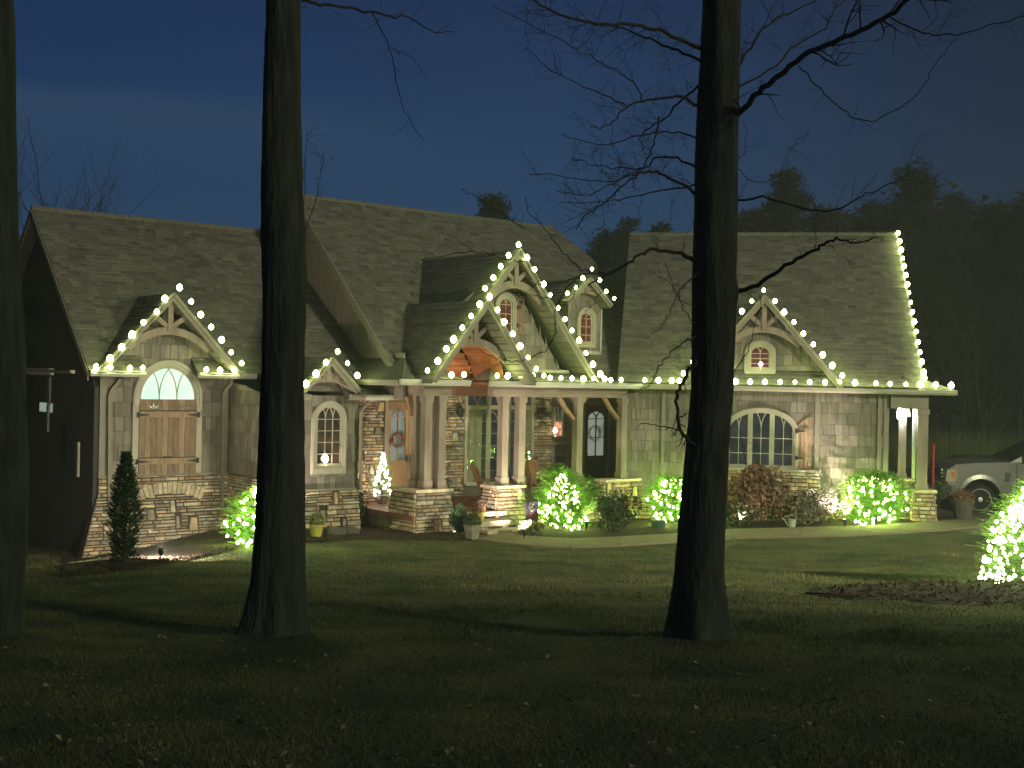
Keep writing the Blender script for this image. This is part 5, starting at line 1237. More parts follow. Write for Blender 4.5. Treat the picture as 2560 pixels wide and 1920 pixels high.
# garden flag
p = onground(1318, 1335); p = G(p.x-.02, p.y+.25); t = thing('garden_flag', p, 'small dark garden flag with a white and red print beside the step pier', 'flag')
d_ = p.y; fs0 = (1320-1280)/FPX*d_; fw_ = 32/FPX*d_; z1 = -(1254-951)/FPX*d_; z0_ = -(1301-951)/FPX*d_
g = MB(); g.tube([Vector((fs0-.03, d_, p.z-.1)), Vector((fs0-.03, d_, z1+.03)), Vector((fs0+fw_, d_, z1+.03))], .009, 5); g.build('pole', mIRON, t)
fl_ = MB(); n = 10; vs = []
for j in range(11):
    for i in range(n+1):
        x = fs0+fw_*i/n; zz = lerp(z1, z0_, j/10) - (.02*abs(sin(i*pi/n)) if j == 10 else 0); vs.append((x, d_-.02+.008*sin(i*.9+j*.4), zz))
fl_.add(vs, [(j*(n+1)+i, j*(n+1)+i+1, (j+1)*(n+1)+i+1, (j+1)*(n+1)+i) for j in range(10) for i in range(n)]); fl_.build('cloth', mat('flag_cloth', (.07, .05, .08), .8, .2, 30, 0), t)
rg = random.Random(3); w_ = MB(); r_m = MB()
for i in range(16):
    cx = fs0+fw_*rg.uniform(.25, .75); cz = lerp(z0_, z1, rg.uniform(.35, .9)); r = fw_*rg.uniform(.05, .12); w_.poly([(cx+cos(a)*r, d_-.032, cz+sin(a)*r) for a in [2*pi*k/7 for k in range(7)]])
for i in range(12):
    cx = fs0+fw_*rg.uniform(.2, .8); cz = lerp(z0_, z1, rg.uniform(.12, .42)); r = fw_*rg.uniform(.04, .09); r_m.poly([(cx+cos(a)*r, d_-.034, cz+sin(a)*r) for a in [2*pi*k/7 for k in range(7)]])
w_.build('white_print', mWHITE, t); r_m.build('red_print', mRED, t)
# wreaths
def wreath(F, px, py, o, r, label, berries=0, seed=1):
    s, z = F.at(px, py, o); c = F.w(s, o, z); rg = random.Random(seed); t = thing('wreath', c, label, 'wreath'); out = []; ee = Vector((F.e.x, F.e.y, 0)); nn = Vector((F.n.x, F.n.y, 0))
    for i in range(170):
        a = rg.uniform(0, 2*pi); p = c + (ee*cos(a)+Vector((0, 0, 1))*sin(a))*r*rg.uniform(.75, 1.0) + nn*rg.uniform(0, .05)
        d = (-ee*sin(a)+Vector((0, 0, 1))*cos(a)) + (ee*cos(a)+Vector((0, 0, 1))*sin(a))*rg.uniform(-.6, .6) + nn*rg.uniform(0, .5); spray(out, p, d, .11, .035, rg, w=.004, drop=0)
    fastmesh('foliage', out, mDKGRN, t)
    if berries:
        g = MB()
        for i in range(berries):
            a = rg.uniform(0, 2*pi); p = c + (ee*cos(a)+Vector((0, 0, 1))*sin(a))*r*rg.uniform(.6, 1.1) + nn*.07; g.lathe(p, [(.012, -.02), (.026, 0), (.012, .02)], 5)
        g.build('berries', mRED, t, kind='stuff')
    return t
wreath(M, 1484, 1083, OPB+.12, .235, 'plain green wreath on the dark plank door')
wreath(M, 992, 1098, OPB+.12, .20, 'wreath with red berries on the warm wooden front door', 26, 2)
# wall lantern with its greenery and hanging basket
s, z = M.at(1146, 1022, OPB+.1); q = M.w(s, OPB+.02, z); t = thing('wall_lantern', q, 'iron wall lantern dressed with greenery on the stone left of the tall windows', 'lantern')
g = MB(); c = q + M.w(0, .16, 0)-M.w(0, 0, 0); g.lathe(c-Vector((0, 0, .22)), [(.05, 0), (.08, .05), (.09, .24), (.03, .30), (.01, .34)], 6); g.tube([q+Vector((0, 0, .1)), c+Vector((0, 0, .16))], .012, 5); g.build('lantern_body', mIRON, t)
out = []; rg = random.Random(6)
for i in range(60): spray(out, c+Vector((rg.uniform(-.1, .1), rg.uniform(-.05, .05), rg.uniform(-.3, .15))), Vector((rg.uniform(-1, 1), -.3, rg.uniform(-1, .5))), .12, .03, rg, w=.004)
fastmesh('greenery', out, mDKGRN, t)
s, z = M.at(1358, 1020, OPB+.3); q = M.w(s, OPB+.3, z); t = thing('hanging_basket', q, 'hanging basket of dim greenery between window and dark door', 'planter')
g = MB(); g.lathe(q-Vector((0, 0, .1)), [(.05, 0), (.13, .1), (.12, .1)], 10); g.tube([q, Vector((q.x, q.y, -.12))], .006, 4); g.build('basket', mIRON, t); out = []
for i in range(120): spray(out, q+Vector((rg.uniform(-.14, .14), rg.uniform(-.1, .1), rg.uniform(-.25, .1))), Vector((rg.uniform(-1, 1), rg.uniform(-1, 1), rg.uniform(-1.2, .4))), .14, .03, rg, w=.004)
fastmesh('greenery', out, mDKGRN, t)
# candle lamps in the windows
def candle(F, px, py, o, label, m=mLAMP, r=.05):
    s, z = F.at(px, py, o); q = F.w(s, o, z); t = thing('window_candle', q-Vector((0, 0, .16)), label, 'candle lamp')
    g = MB(); g.lathe(q-Vector((0, 0, .16)), [(.035, 0), (.012, .02), (.012, .12), (.016, .125)], 8); g.build('candlestick', mWHITE, t)
    g = MB(); g.lathe(q, [(r*.4, -r), (r, 0), (r*.7, r*.7), (r*.15, r*1.5)], 8); g.build('flame_bulb', m, t, smooth=True); return t
candle(M, 814, 1148, OM+.08, 'lit candle lamp in the narrow arched window', r=.075)
candle(M, 1388, 1077, OPB+.12, 'lit candle lamp in the small orange window', r=.06)
candle(R, 1902, 911, .12, 'lit candle lamp in the small arched gable window', r=.05)
# side porch sconce
s, z = R.at(2250, 1034, -.1); q = R.w(s, -.12, z); t = thing('wall_sconce', q, 'bright white wall sconce inside the right side porch', 'lamp')
g = MB(); g.lathe(q-Vector((0, 0, .16)), [(.03, 0), (.07, .05), (.075, .2), (.05, .3), (.01, .34)], 8); g.build('glass', mSCON, t, smooth=True)
g = MB(); g.lathe(q+Vector((0, 0, .17)), [(.08, 0), (.02, .06)], 8); g.build('cap', mIRON, t)
point('sconce_light', q+Vector((.12, -.1, -.02)), 22, (.95, .95, 1.0), .05)
# porch chairs: slatted high back
def adirondack(c, rz, label, group='wooden chairs on the porch'):
    t = thing('porch_chair', c, label, 'chair', group); c = Vector(c); E = Vector((cos(rz), sin(rz), 0)); Nn = Vector((-sin(rz), cos(rz), 0)); U = Vector((0, 0, 1))
    P = lambda a, b, z: c + E*a + Nn*b + U*z      # a across, b backwards
    for i in range(5):
        a = -.22+.11*i; g = MB(); h = 1.08-.05*abs(i-2)
        g.slab([P(a-.045, .12, .34), P(a+.045, .12, .34), P(a+.045, .42, h), P(a-.045, .42, h)], Nn*.02); g.build('back_slat', mCHAIR, t)
    for i in range(5):
        b = -.36+.1*i; z = .42-.09*(i/4); g = MB(); g.slab([P(-.27, b, z), P(.27, b, z), P(.27, b+.085, z-.018), P(-.27, b+.085, z-.018)], U*-.02); g.build('seat_slat', mCHAIR, t)
    for sg in (-1, 1):
        g = MB(); g.slab([P(sg*.34-.06, -.42, .60), P(sg*.34+.06, -.42, .60), P(sg*.34+.05, .3, .58), P(sg*.34-.05, .3, .58)], U*.022); g.build('armrest', mCHAIR, t)
        g = MB(); g.slab([P(sg*.31, -.40, 0), P(sg*.31, -.30, 0), P(sg*.31, -.30, .60), P(sg*.31, -.40, .60)], E*.03); g.build('leg', mCHAIR, t)
        g = MB(); g.slab([P(sg*.31, .52, .0), P(sg*.31, .62, 0), P(sg*.31, -.28, .42), P(sg*.31, -.36, .42)], E*.03); g.build('leg', mCHAIR, t)
    return t
adirondack(M.w(M.at(1222, 1100, -1.3)[0], -1.3, FL), radians(75), 'brown slatted chair on the porch seen through the gap between the column pairs')
adirondack(M.w(M.at(1338, 1100, -1.9)[0], -1.9, FL), radians(25), 'reddish slatted chair on the porch right of the middle column pair')

# ---------------------------------------------------------------- pickup and the car behind it
TX, TY = 11.95, 33.0; TZ = gz(12.8, 33)+.02; TE = Vector((cos(radians(-4)), sin(radians(-4)), 0)); TN = Vector((TE.y, -TE.x, 0))   # TE backwards along truck, TN to the camera
def tp(a, o, z): return Vector((TX, TY, TZ)) + TE*a + TN*o + Vector((0, 0, z))
truck = thing('pickup_truck', tp(2.8, 1, 0), 'grey crew-cab pickup on the drive, nose towards the house', 'truck')
HW = 1.0
body = [(.10, .62), (.06, .95), (.10, 1.20), (.28, 1.36), (.9, 1.42), (1.75, 1.46), (2.75, 1.97), (3.2, 2.02), (4.5, 2.02), (4.75, 1.5), (6.3, 1.48), (6.35, .6), (5.4, .55)]
def wheelarch(cx, r, n=10): return [(cx + cos(a)*r, .46 + sin(a)*r) for a in [pi*i/n for i in range(n+1)]]
prof = [(.10, .62), (.06, .95), (.10, 1.22), (.30, 1.36), (.9, 1.42), (1.8, 1.46), (6.3, 1.46), (6.35, .6)] + [(5.28+.0, .55)] + [(p[0], p[1]) for p in wheelarch(4.72, .54)][0:] + [(1.55, .50)] + [(p[0], p[1]) for p in wheelarch(.98, .54)]
g = MB(); g.slab([tp(a, 0, z) for a, z in prof], TN*-2.0)
bo = g.build('body', mTRUCK, truck)
g = MB(); cabp = [(1.75, 1.45), (2.72, 1.98), (3.1, 2.03), (4.4, 2.03), (4.75, 1.45)]
nn_c = [tp(a, 0, z) for a, z in cabp]; ff_c = [tp(a, -2.0, z) for a, z in cabp]
for L in (nn_c,): 
    for k in range(1, 4): L[k] = L[k] - TN*.14
for k in range(1, 4): ff_c[k] = ff_c[k] + TN*.14
g.add(nn_c+ff_c, [(0, 1, 2, 3, 4), (9, 8, 7, 6, 5)] + [(i, i+1, i+6, i+5) for i in range(4)]); cab = g.build('cab', mTRUCK, truck)
g = MB(); g.poly([tp(2.12, .01-.04, 1.52), tp(2.78, .01-.125, 1.92), tp(3.25, .01-.13, 1.93), tp(3.25, .01-.035, 1.52)]); g.poly([tp(3.35, .01-.035, 1.52), tp(3.35, .01-.13, 1.93), tp(4.3, .01-.13, 1.93), tp(4.5, -.03, 1.52)]); g.build('side_window', mGLASSD, truck)
g = MB(); g.poly([tp(1.80, -.12, 1.50), tp(2.66, -.25, 1.965), tp(2.66, -1.75, 1.965), tp(1.80, -1.88, 1.50)]); 
g = MB(); a0v = [tp(1.83, -.14, 1.515), tp(2.66, -.26, 1.975), tp(2.66, -1.74, 1.975), tp(1.83, -1.86, 1.515)]; g.slab(a0v, Vector((-.01, 0, .012))); g.build('windscreen', mGLASSD, truck)
# arch flares
for cx in (.98, 4.72):
    g = MB(); pi_ = wheelarch(cx, .53, 14); po = wheelarch(cx, .64, 14)
    vs = []
    for (a, z), (b, y) in zip(pi_, po): vs += [tp(a, .05, z), tp(b, .03, y), tp(b, -.02, y), tp(a, -.02, z)]
    g.add(vs, [(4*i+j, 4*i+(j+1) % 4, 4*i+4+(j+1) % 4, 4*i+4+j) for i in range(14) for j in range(4)]); g.build('arch_flare', mTRUCK, truck)
    g = MB(); g.slab([tp(a, -.3, z) for a, z in wheelarch(cx, .525, 10)], TN*-.3); g.build('wheel_well', mTYRE, truck)
    for far in (0, 1):
        o0 = -.02 if not far else -1.72
        c = tp(cx, o0-.13, .41); g = MB(); g.lathe(c, [(.29, -.13), (.38, -.13), (.41, -.09), (.41, .09), (.38, .13), (.29, .13)], 28, axis=TN); wh = g.build('wheel', mTYRE, truck)
        g = MB(); g.lathe(c, [(.285, .05), (.30, .13), (.285, .14), (.26, .08), (.24, .06)], 28, axis=TN)
        for k in range(9):
            a = 2*pi*k/9; ex = TE; ez = Vector((0, 0, 1)); d = ex*cos(a)+ez*sin(a); x = -ex*sin(a)+ez*cos(a)
            g.hexa([c+TN*.07+d*.05-x*.03, c+TN*.07+d*.05+x*.03, c+TN*.07+d*.28+x*.022, c+TN*.07+d*.28-x*.022, c+TN*.12+d*.05-x*.03, c+TN*.12+d*.05+x*.03, c+TN*.12+d*.28+x*.022, c+TN*.12+d*.28-x*.022])
        g.lathe(c+TN*.08, [(.07, 0), (.065, .06), (.02, .07)], 12, axis=TN); g.build('rim', mRIM, wh)
g = MB(); g.hexa([tp(-.10, .04, .52), tp(.42, .04, .50), tp(.42, -2.04, .50), tp(-.10, -2.04, .52), tp(-.08, .04, .80), tp(.30, .04, .80), tp(.30, -2.04, .80), tp(-.08, -2.04, .80)]); g.build('bumper', mCHROME, truck)
g = MB()
for z in (.86, .96, 1.06, 1.16): g.hexa([tp(-.02, -.30, z), tp(.12, -.30, z), tp(.12, -1.70, z), tp(-.02, -1.70, z), tp(-.01, -.30, z+.05), tp(.12, -.30, z+.05), tp(.12, -1.70, z+.05), tp(-.01, -1.70, z+.05)])
g.build('grille', mCHROME, truck)
g = MB(); g.slab([tp(.02, .012, .88), tp(.26, .012, .86), tp(.34, .012, 1.02), tp(.30, .012, 1.24), tp(.06, .012, 1.20)], TN*-.25); hl = g.build('headlight', mat('lamp_glass', (.35, .30, .25), .15, .2, 20, 0, spec=.8), truck)
g = MB(); g.slab([tp(.20, .018, 1.0), tp(.29, .018, 1.0), tp(.27, .018, 1.18), tp(.18, .018, 1.16)], TN*-.01); g.build('indicator', mat('amber', (.5, .16, .02), .3, .1, 9, 0), hl)
g = MB(); g.slab([tp(.08, .02, 1.255), tp(.5, .02, 1.385), tp(.5, .02, 1.40), tp(.08, .02, 1.27)], TN*-.02); g.build('hood_highlight', mCHROME, truck)  # thin chrome strip put in as the highlight along the bonnet edge
g = MB(); g.hexa([tp(2.12, .05, 1.50), tp(2.24, .05, 1.50), tp(2.24, .28, 1.50), tp(2.12, .28, 1.50), tp(2.12, .05, 1.74), tp(2.24, .05, 1.74), tp(2.24, .26, 1.76), tp(2.12, .26, 1.76)]); g.build('mirror', mCHROME, truck)
g = MB(); g.slab([tp(1.62, .008, 1.18), tp(1.78, .008, 1.16), tp(1.72, .008, .92), tp(1.60, .008, .92)], TN*.012); g.build('fender_vent', mCHROME, truck)
g = MB(); g.strip
for a in (1.92, 3.22): 
    g = MB(); g.slab([tp(a, .004, .55), tp(a+.012, .004, .55), tp(a+.012, .004, 1.45), tp(a, .004, 1.45)], TN*.003); g.build('door_gap', mTYRE, truck)
g = MB(); g.slab([tp(3.0, .02, 1.22), tp(3.2, .02, 1.22), tp(3.2, .02, 1.26), tp(3.0, .02, 1.26)], TN*.03); g.build('door_handle', mCHROME, truck)
# second car, only its bonnet shows
C0 = Vector((11.85, 36.2, gz(12, 36))); car = thing('parked_car', C0+Vector((.6, 1, 0)), 'low dark car nose glimpsed behind the pickup bumper', 'car')
cp = lambda a, o, z: C0 + Vector((a, o, z))
for (nm, pf_, m_) in (('body', [(-.25, .3), (-.28, .62), (-.05, .80), (.9, .98), (1.3, 1.02), (2.1, 1.4), (3.4, 1.42), (4.2, 1.0), (4.3, .3)], mat('car_paint', (.07, .05, .065), .25, .1, 3, 0, spec=.7)),):
    g = MB(); n = len(pf_); L = [cp(a, 0 if z < 1.1 else .15, z) for a, z in pf_]; Q = [cp(a, 1.75 if z < 1.1 else 1.6, z) for a, z in pf_]; g.add(L+Q, [tuple(range(n)), tuple(range(2*n-1, n-1, -1))]+[(i, (i+1) % n, n+(i+1) % n, n+i) for i in range(n)]); g.build(nm, m_, car)
g = MB(); g.slab([cp(-.2, -.01, .60), cp(.15, -.01, .66), cp(.2, -.01, .78), cp(-.05, -.01, .76)], Vector((0, .1, 0))); g.build('headlight', mCHROME, car)
for cx in (.65, 3.4):
    g = MB(); g.lathe(cp(cx, -.0, .32), [(.2, -.0), (.31, .0), (.32, .2)], 18, axis=(0, 1, 0)); g.build('wheel', mTYRE, car)
# ---------------------------------------------------------------- the big trees
def trunkmesh(L, d, name, parent, m, n=44, extra=60, seed=1):
    """L: (px, py, width px) from top to bottom, at depth d"""
    pts = []; rad = []
    for px, py, w in L:
        p = Pt(px, py, d); pts.append(p); rad.append(w/2/FPX*d)
    P = []; Rr = []
    for i in range(len(pts)-1):
        k = max(2, int((pts[i]-pts[i+1]).length/.07))
        for j in range(k): u = j/k; P.append(pts[i].lerp(pts[i+1], u)); Rr.append(lerp(rad[i], rad[i+1], u))
    P.append(pts[-1]); Rr.append(rad[-1])
    g = MB(); b = 0
    for i, (p, r) in enumerate(zip(P, Rr)):
        for j in range(n):
            a = 2*pi*j/n; v = Vector((cos(a), sin(a), 0)); k = 1 + .10*noise.noise(Vector((cos(a)*2.2, sin(a)*2.2, p.z*.9+seed*7))) + .05*noise.noise(Vector((cos(a)*7, sin(a)*7, p.z*5+seed))) + .045*noise.noise(Vector((cos(a)*11+seed, sin(a)*11, p.z*1.6)))
            if i > len(P)-14: k += (i-len(P)+14)/14*.35*max(0, sin(a*5+seed*2))
            g.v.append(tuple(p + v*r*k))
    for i in range(len(P)-1):
        for j in range(n): g.f.append([i*n+j, i*n+(j+1) % n, (i+1)*n+(j+1) % n, (i+1)*n+j][::-1]); g.t.append((1, 1, 1))
    return g.build(name, m, parent, smooth=True)
def smoothline(pts, k=5):
    o = []; n = len(pts)
    for i in range(n-1):
        p0, p1, p2, p3 = pts[max(i-1, 0)], pts[i], pts[i+1], pts[min(i+2, n-1)]
        for j in range(k):
            t = j/k; o.append(.5*((2*p1)+(p2-p0)*t+(2*p0-5*p1+4*p2-p3)*t*t+(3*p1-p0-3*p2+p3)*t**3))
    return o+[pts[-1]]
def twigs(mb, line, rg, dens, L, r, lev, upb=.25, mass=None):
    tot = sum((b-a).length for a, b in zip(line, line[1:])); n = int(tot*dens)
    for _ in range(n):
        i = rg.randrange(1, len(line)-1) if len(line) > 2 else 0; p = line[i]; d = (line[min(i+1, len(line)-1)]-line[max(i-1, 0)]).normalized()
        s = Vector((rg.gauss(0, 1), rg.gauss(0, 1), rg.gauss(0, 1)+upb)); s = (s - d*s.dot(d)).normalized(); dd = (d*rg.uniform(.2, .9)+s*rg.uniform(.6, 1.1)).normalized()
        l = L*rg.uniform(.4, 1.1); k = 6; q = [p]; c = dd
        for j in range(k):
            c = (c + Vector((rg.gauss(0, .16), rg.gauss(0, .16), rg.gauss(0, .16)+.03))).normalized(); q.append(q[-1]+c*l/k)
        mb.tube(q, [r*(1-.8*j/k) for j in range(k+1)], 3, cap=False)
        if lev > 0: twigs(mb, q, rg, dens*1.5, L*.5, r*.55, lev-1, upb)
def limb(t, pts, d0, d1, w0, w1, rg, tw=None, dens=5, L=.5, lev=1, name='branch'):
    n = len(pts); P = []
    for i, (px, py) in enumerate(pts): P.append(Pt(px, py, lerp(d0, d1, i/(n-1)) + rg.uniform(-.05, .05)))
    P = smoothline(P, 5)
    for i in range(1, len(P)-1): P[i] = P[i] + Vector((rg.gauss(0, .008), rg.gauss(0, .008), rg.gauss(0, .008)))
    K = len(P); r = [max(.003, .82*lerp(w0, w1, i/(K-1))/2/FPX*d0) for i in range(K)]
    g = MB(); g.tube(P, r, 7); g.build(name, mTWIG, t, smooth=True)
    if tw is not None: twigs(tw, P, rg, dens*1.35, L, max(.0030, r[-1]*.55), lev)
    return P
# left trunk
T1 = thing('hardwood_tree', Pt(655, 1622, 11.0), 'thick dark trunk left of centre standing before the small low gable', 'tree')
trunkmesh([(712, -260, 74), (710, -40, 80), (708, 0, 84), (706, 130, 88), (704, 300, 96), (704, 500, 104), (707, 560, 106), (712, 700, 108), (711, 800, 106), (707, 940, 104), (704, 1050, 108), (700, 1200, 114), (699, 1320, 124), (696, 1440, 134), (690, 1530, 148), (684, 1580, 168), (678, 1610, 192), (674, 1632, 226), (672, 1655, 280)], 11.0, 'trunk', T1, mBARK, seed=1)
rg = random.Random(77); tw = MB()
zA_ = lambda L: [(.5787*a, .5787*b) for a, b in L]
limb(T1, zA_([(1270, -30), (1340, 8), (1450, 25), (1600, 50), (1700, 75), (1760, 70), (1860, 130), (1960, 135)]), 11, 12.2, 12, 2.5, rg, tw, 5, .35)
limb(T1, zA_([(1600, 50), (1640, 110), (1680, 200), (1710, 340), (1750, 480), (1830, 610)]), 11.4, 12, 5, 1.8, rg, tw, 4, .3)
limb(T1, zA_([(1690, 205), (1770, 240), (1850, 340)]), 11.5, 12, 3, 1.5, rg, tw, 4, .2)
limb(T1, [(756, 620), (775, 545), (792, 490), (800, 440), (812, 380)], 11, 11.5, 3.5, 1.5, rg, tw, 6, .3)
limb(T1, [(752, 560), (760, 480), (764, 400), (770, 330)], 11, 11.6, 3, 1.5, rg, tw, 5, .25)
tw.build('twig', mTWIG, T1, kind='stuff')
# right trunk
T2 = thing('hardwood_tree', Pt(1755, 1632, 11.3), 'thick dark trunk right of centre with bare spreading limbs', 'tree')
trunkmesh([(1806, -260, 84), (1804, -20, 92), (1803, 0, 94), (1800, 130, 98), (1795, 280, 104), (1788, 420, 106), (1787, 560, 108), (1786, 690, 108), (1789, 735, 112), (1785, 800, 106), (1780, 960, 104), (1772, 1060, 106), (1762, 1200, 112), (1755, 1330, 116), (1749, 1450, 124), (1747, 1530, 138), (1748, 1580, 156), (1750, 1612, 180), (1752, 1640, 215), (1752, 1662, 265)], 11.3, 'trunk', T2, mBARK, seed=2)
tw = MB(); rg = random.Random(12)
q2 = lambda L: [(1100+.66*a, .66*b) for a, b in L]
q7 = lambda L: [(1380+.3255*a, 460+.3255*b) for a, b in L]
q5 = z5
LM = [
 (q2([(990, 185), (880, 135), (760, 100), (640, 90), (520, 75), (400, 30), (330, -15)]), 11.3, 9.6, 13, 4, 8, .6),
 (q2([(990, 235), (900, 195), (800, 150), (700, 110), (560, 85)]), 11.3, 12.2, 10, 3, 7, .5),
 (q2([(990, 410), (920, 370), (820, 375), (720, 400), (640, 470), (570, 480)]), 11.3, 10.2, 11, 2.5, 8, .5),
 (q2([(985, 320), (900, 390), (860, 440), (780, 490), (750, 530)]), 11.3, 12, 8, 2.5, 8, .5),
 (q2([(980, 520), (880, 500), (790, 505), (640, 545), (560, 540), (460, 505)]), 11.3, 10.8, 6, 2, 8, .45),
 (q2([(975, 730), (900, 690), (820, 655), (760, 655), (700, 700), (620, 770), (560, 810), (515, 870)]), 11.3, 10.4, 10, 3, 9, .5),
 (q2([(980, 640), (900, 600), (820, 600), (760, 640), (620, 630), (500, 600)]), 11.3, 12.4, 8, 2, 8, .5),
 (q2([(975, 700), (860, 720), (740, 745), (600, 765), (460, 770)]), 11.3, 11.6, 6, 1.8, 7, .4),
 (q2([(830, 440), (810, 530), (790, 600), (750, 650), (640, 690), (440, 665), (340, 660)]), 11, 11.3, 6, 1.8, 6, .4),
 (q2([(770, 390), (730, 310), (650, 260), (560, 210), (440, 140), (200, 20)]), 10.9, 9.8, 5, 1.8, 6, .4),
 (q2([(700, 400), (600, 350), (500, 310), (400, 250), (320, 180)]), 10.7, 10, 4.5, 1.5, 5, .35),
 (q2([(760, 640), (640, 700), (560, 740), (440, 720)]), 11, 10.6, 4, 1.5, 7, .35),
 (q2([(975, 995), (890, 955), (800, 950), (750, 970), (690, 1010), (560, 1080)]), 11.3, 10.6, 14, 4, 4, .5),
 (q5([(2150, 260), (1960, 370), (1750, 385), (1600, 420), (1500, 470), (1400, 470), (1230, 480)]), 10.8, 10.5, 5, 2, 3, .3),
 (q5([(1760, 385), (1640, 310), (1540, 225), (1450, 130), (1370, 10), (1200, -180), (1150, -320)]), 10.7, 9.8, 4, 1.8, 2.5, .3),
 (q5([(1150, -30), (950, -160), (700, -330), (560, -400)]), 10.2, 9.9, 3.5, 1.5, 2.5, .3),
 (q5([(1650, 420), (1560, 500), (1460, 640), (1420, 760), (1435, 880), (1410, 980), (1330, 1090), (1200, 1150), (1080, 1190), (960, 1180), (850, 1150), (720, 1080)]), 10.6, 10.4, 4.5, 2, 1.6, .2),
 (q5([(1700, 400), (1620, 560), (1560, 640), (1450, 690), (1380, 680)]), 10.6, 10.6, 2.6, 1.5, 2, .2),
 (q5([(1880, 520), (1800, 620), (1720, 740), (1680, 830)]), 10.6, 10.6, 2.6, 1.5, 2, .2),
 (q5([(1440, 585), (1350, 600), (1220, 580), (1120, 570), (1030, 540)]), 10.6, 10.6, 3, 1.5, 2, .15),
 (q5([(1300, 480), (1230, 478), (1190, 450)]), 10.6, 10.6, 2.5, 1.5, 0, .2),
 (q5([(1170, 255), (1080, 268), (980, 250), (820, 200), (680, 180), (480, 30)]), 10.5, 10.5, 3, 1.5, 1.5, .2),
 (q5([(680, 175), (400, 215), (180, 260)]), 10.5, 10.5, 3.4, 1.5, 1.5, .2),
 (q7([(1100, 1170), (1000, 1230), (860, 1350), (790, 1480), (720, 1560), (540, 1620)]), 11.2, 10.4, 5, 1.8, 4, .3),
 (q7([(1110, 680), (1000, 800), (950, 880), (880, 1020), (830, 1120), (710, 1180)]), 11.2, 10.6, 4.5, 1.6, 3, .25),
 (q7([(1110, 1100), (1010, 960), (920, 780), (740, 660)]), 11.2, 10.6, 3.5, 1.4, 3, .25),
 (q7([(1100, 950), (960, 860), (900, 700), (860, 600)]), 11.2, 10.8, 2.5, 1.2, 3, .25),
 ([(1745, 900), (1722, 925), (1703, 965), (1692, 1005), (1697, 1060), (1712, 1092), (1735, 1110)], 11.2, 11.1, 12, 9, 9, .22),
 ([(1722, 1090), (1690, 1075), (1640, 1062), (1600, 1058)], 11.1, 10.7, 5, 1.6, 5, .2),
 (q2([(1115, 280), (1160, 200), (1240, 95), (1340, 40), (1440, -10)]), 11.3, 12, 9, 5, 6, .5),
 (q2([(1110, 450), (1190, 370), (1280, 290), (1400, 200), (1560, 130), (1700, 60), (1790, -20)]), 11.3, 9.6, 19, 12, 4, .6),
 (q2([(1115, 330), (1250, 270), (1350, 170), (1460, 110), (1500, 30), (1560, -20)]), 11.3, 12.4, 8, 3, 6, .5),
 (q2([(1360, 250), (1440, 340), (1540, 430), (1620, 455), (1720, 420), (1820, 340), (1880, 240), (1950, 150)]), 10.7, 9.8, 4.5, 2, 2.5, .25),
 (q2([(1700, 62), (1820, 120), (1900, 135), (2000, 120), (2150, 80), (2300, 40)]), 10, 9.4, 6, 2.5, 7, .5),
 (q2([(1110, 760), (1250, 755), (1400, 795), (1520, 790), (1600, 740), (1700, 700), (1800, 640)]), 11.3, 10.4, 8, 2, 6, .45),
 (q2([(1110, 1105), (1200, 1080), (1290, 1020), (1390, 965), (1440, 930), (1500, 905), (1560, 915), (1660, 900)]), 11.3, 10.2, 15, 4, 5, .45),
 (q2([(1120, 620), (1160, 540), (1150, 450)]), 11.3, 11.6, 3, 1.5, 5, .3),
 (q2([(1130, 640), (1200, 690), (1290, 660), (1330, 560), (1400, 500)]), 11.3, 11.8, 3, 1.5, 5, .3),
 (q7([(1392, 1450), (1480, 1330), (1530, 1200), (1570, 1050), (1605, 860)]), 11.2, 10.8, 3.2, 1.6, 3, .2),
 ([(1830, 1240), (1855, 1215), (1862, 1150), (1850, 1080)], 11.2, 10.9, 2.5, 1.2, 5, .2),
 ([(1705, 1330), (1735, 1300)], 11.2, 11.2, 3, 2, 4, .2),
]
for (pts, d0, d1, w0, w1, dn, L) in LM: limb(T2, pts, d0, d1, w0, w1, rg, tw, dn, L, 1)
tw.build('twig', mTWIG, T2, kind='stuff')
# tree at the left edge
T0 = thing('hardwood_tree', Pt(-20, 1690, 10.3), 'dark trunk cut by the left edge of the picture', 'tree')
trunkmesh([(-28, -260, 108), (-26, 0, 108), (-20, 350, 112), (-14, 600, 112), (-4, 800, 116), (4, 1000, 118), (8, 1150, 118), (8, 1300, 118), (0, 1450, 120), (-12, 1580, 124), (-20, 1660, 140), (-24, 1710, 190), (-26, 1740, 250)], 10.3, 'trunk', T0, mBARK, seed=3)

# ---------------------------------------------------------------- trees behind
def bare(name, x, y, H, seed, label, r=.14, group=None, lean=0, lv=3):
    b = Vector((x, y, gz0(x, y)-.2)); t = thing(name, b, label, 'tree', group); rg = random.Random(seed); tr = MB(); tk = MB()
    def rec(p, d, L, r, k):
        q = [p]; c = d; n = 6
        for j in range(n): c = (c + Vector((rg.gauss(0, .07), rg.gauss(0, .07), rg.gauss(0, .04)+.03))).normalized(); q.append(q[-1]+c*L/n)
        (tr if k == 0 else tk).tube(q, [r*(1-.5*j/n) for j in range(n+1)], 6 if k < 2 else 3, cap=False)
        if k >= lv: return
        for _ in range([8, 6, 5][min(k, 2)]):
            i = rg.randrange(2 if k == 0 else 1, n+1); s = Vector((rg.gauss(0, 1), rg.gauss(0, 1), .5+rg.random()*.8)).normalized(); rec(q[i], (c*.6+s*.9).normalized(), L*rg.uniform(.38, .62), r*.42, k+1)
    rec(b, Vector((lean, 0, 1)).normalized(), H*.62, r, 0); tr.build('trunk', mTWIG, t); tk.build('crown', mTWIG, t); return t
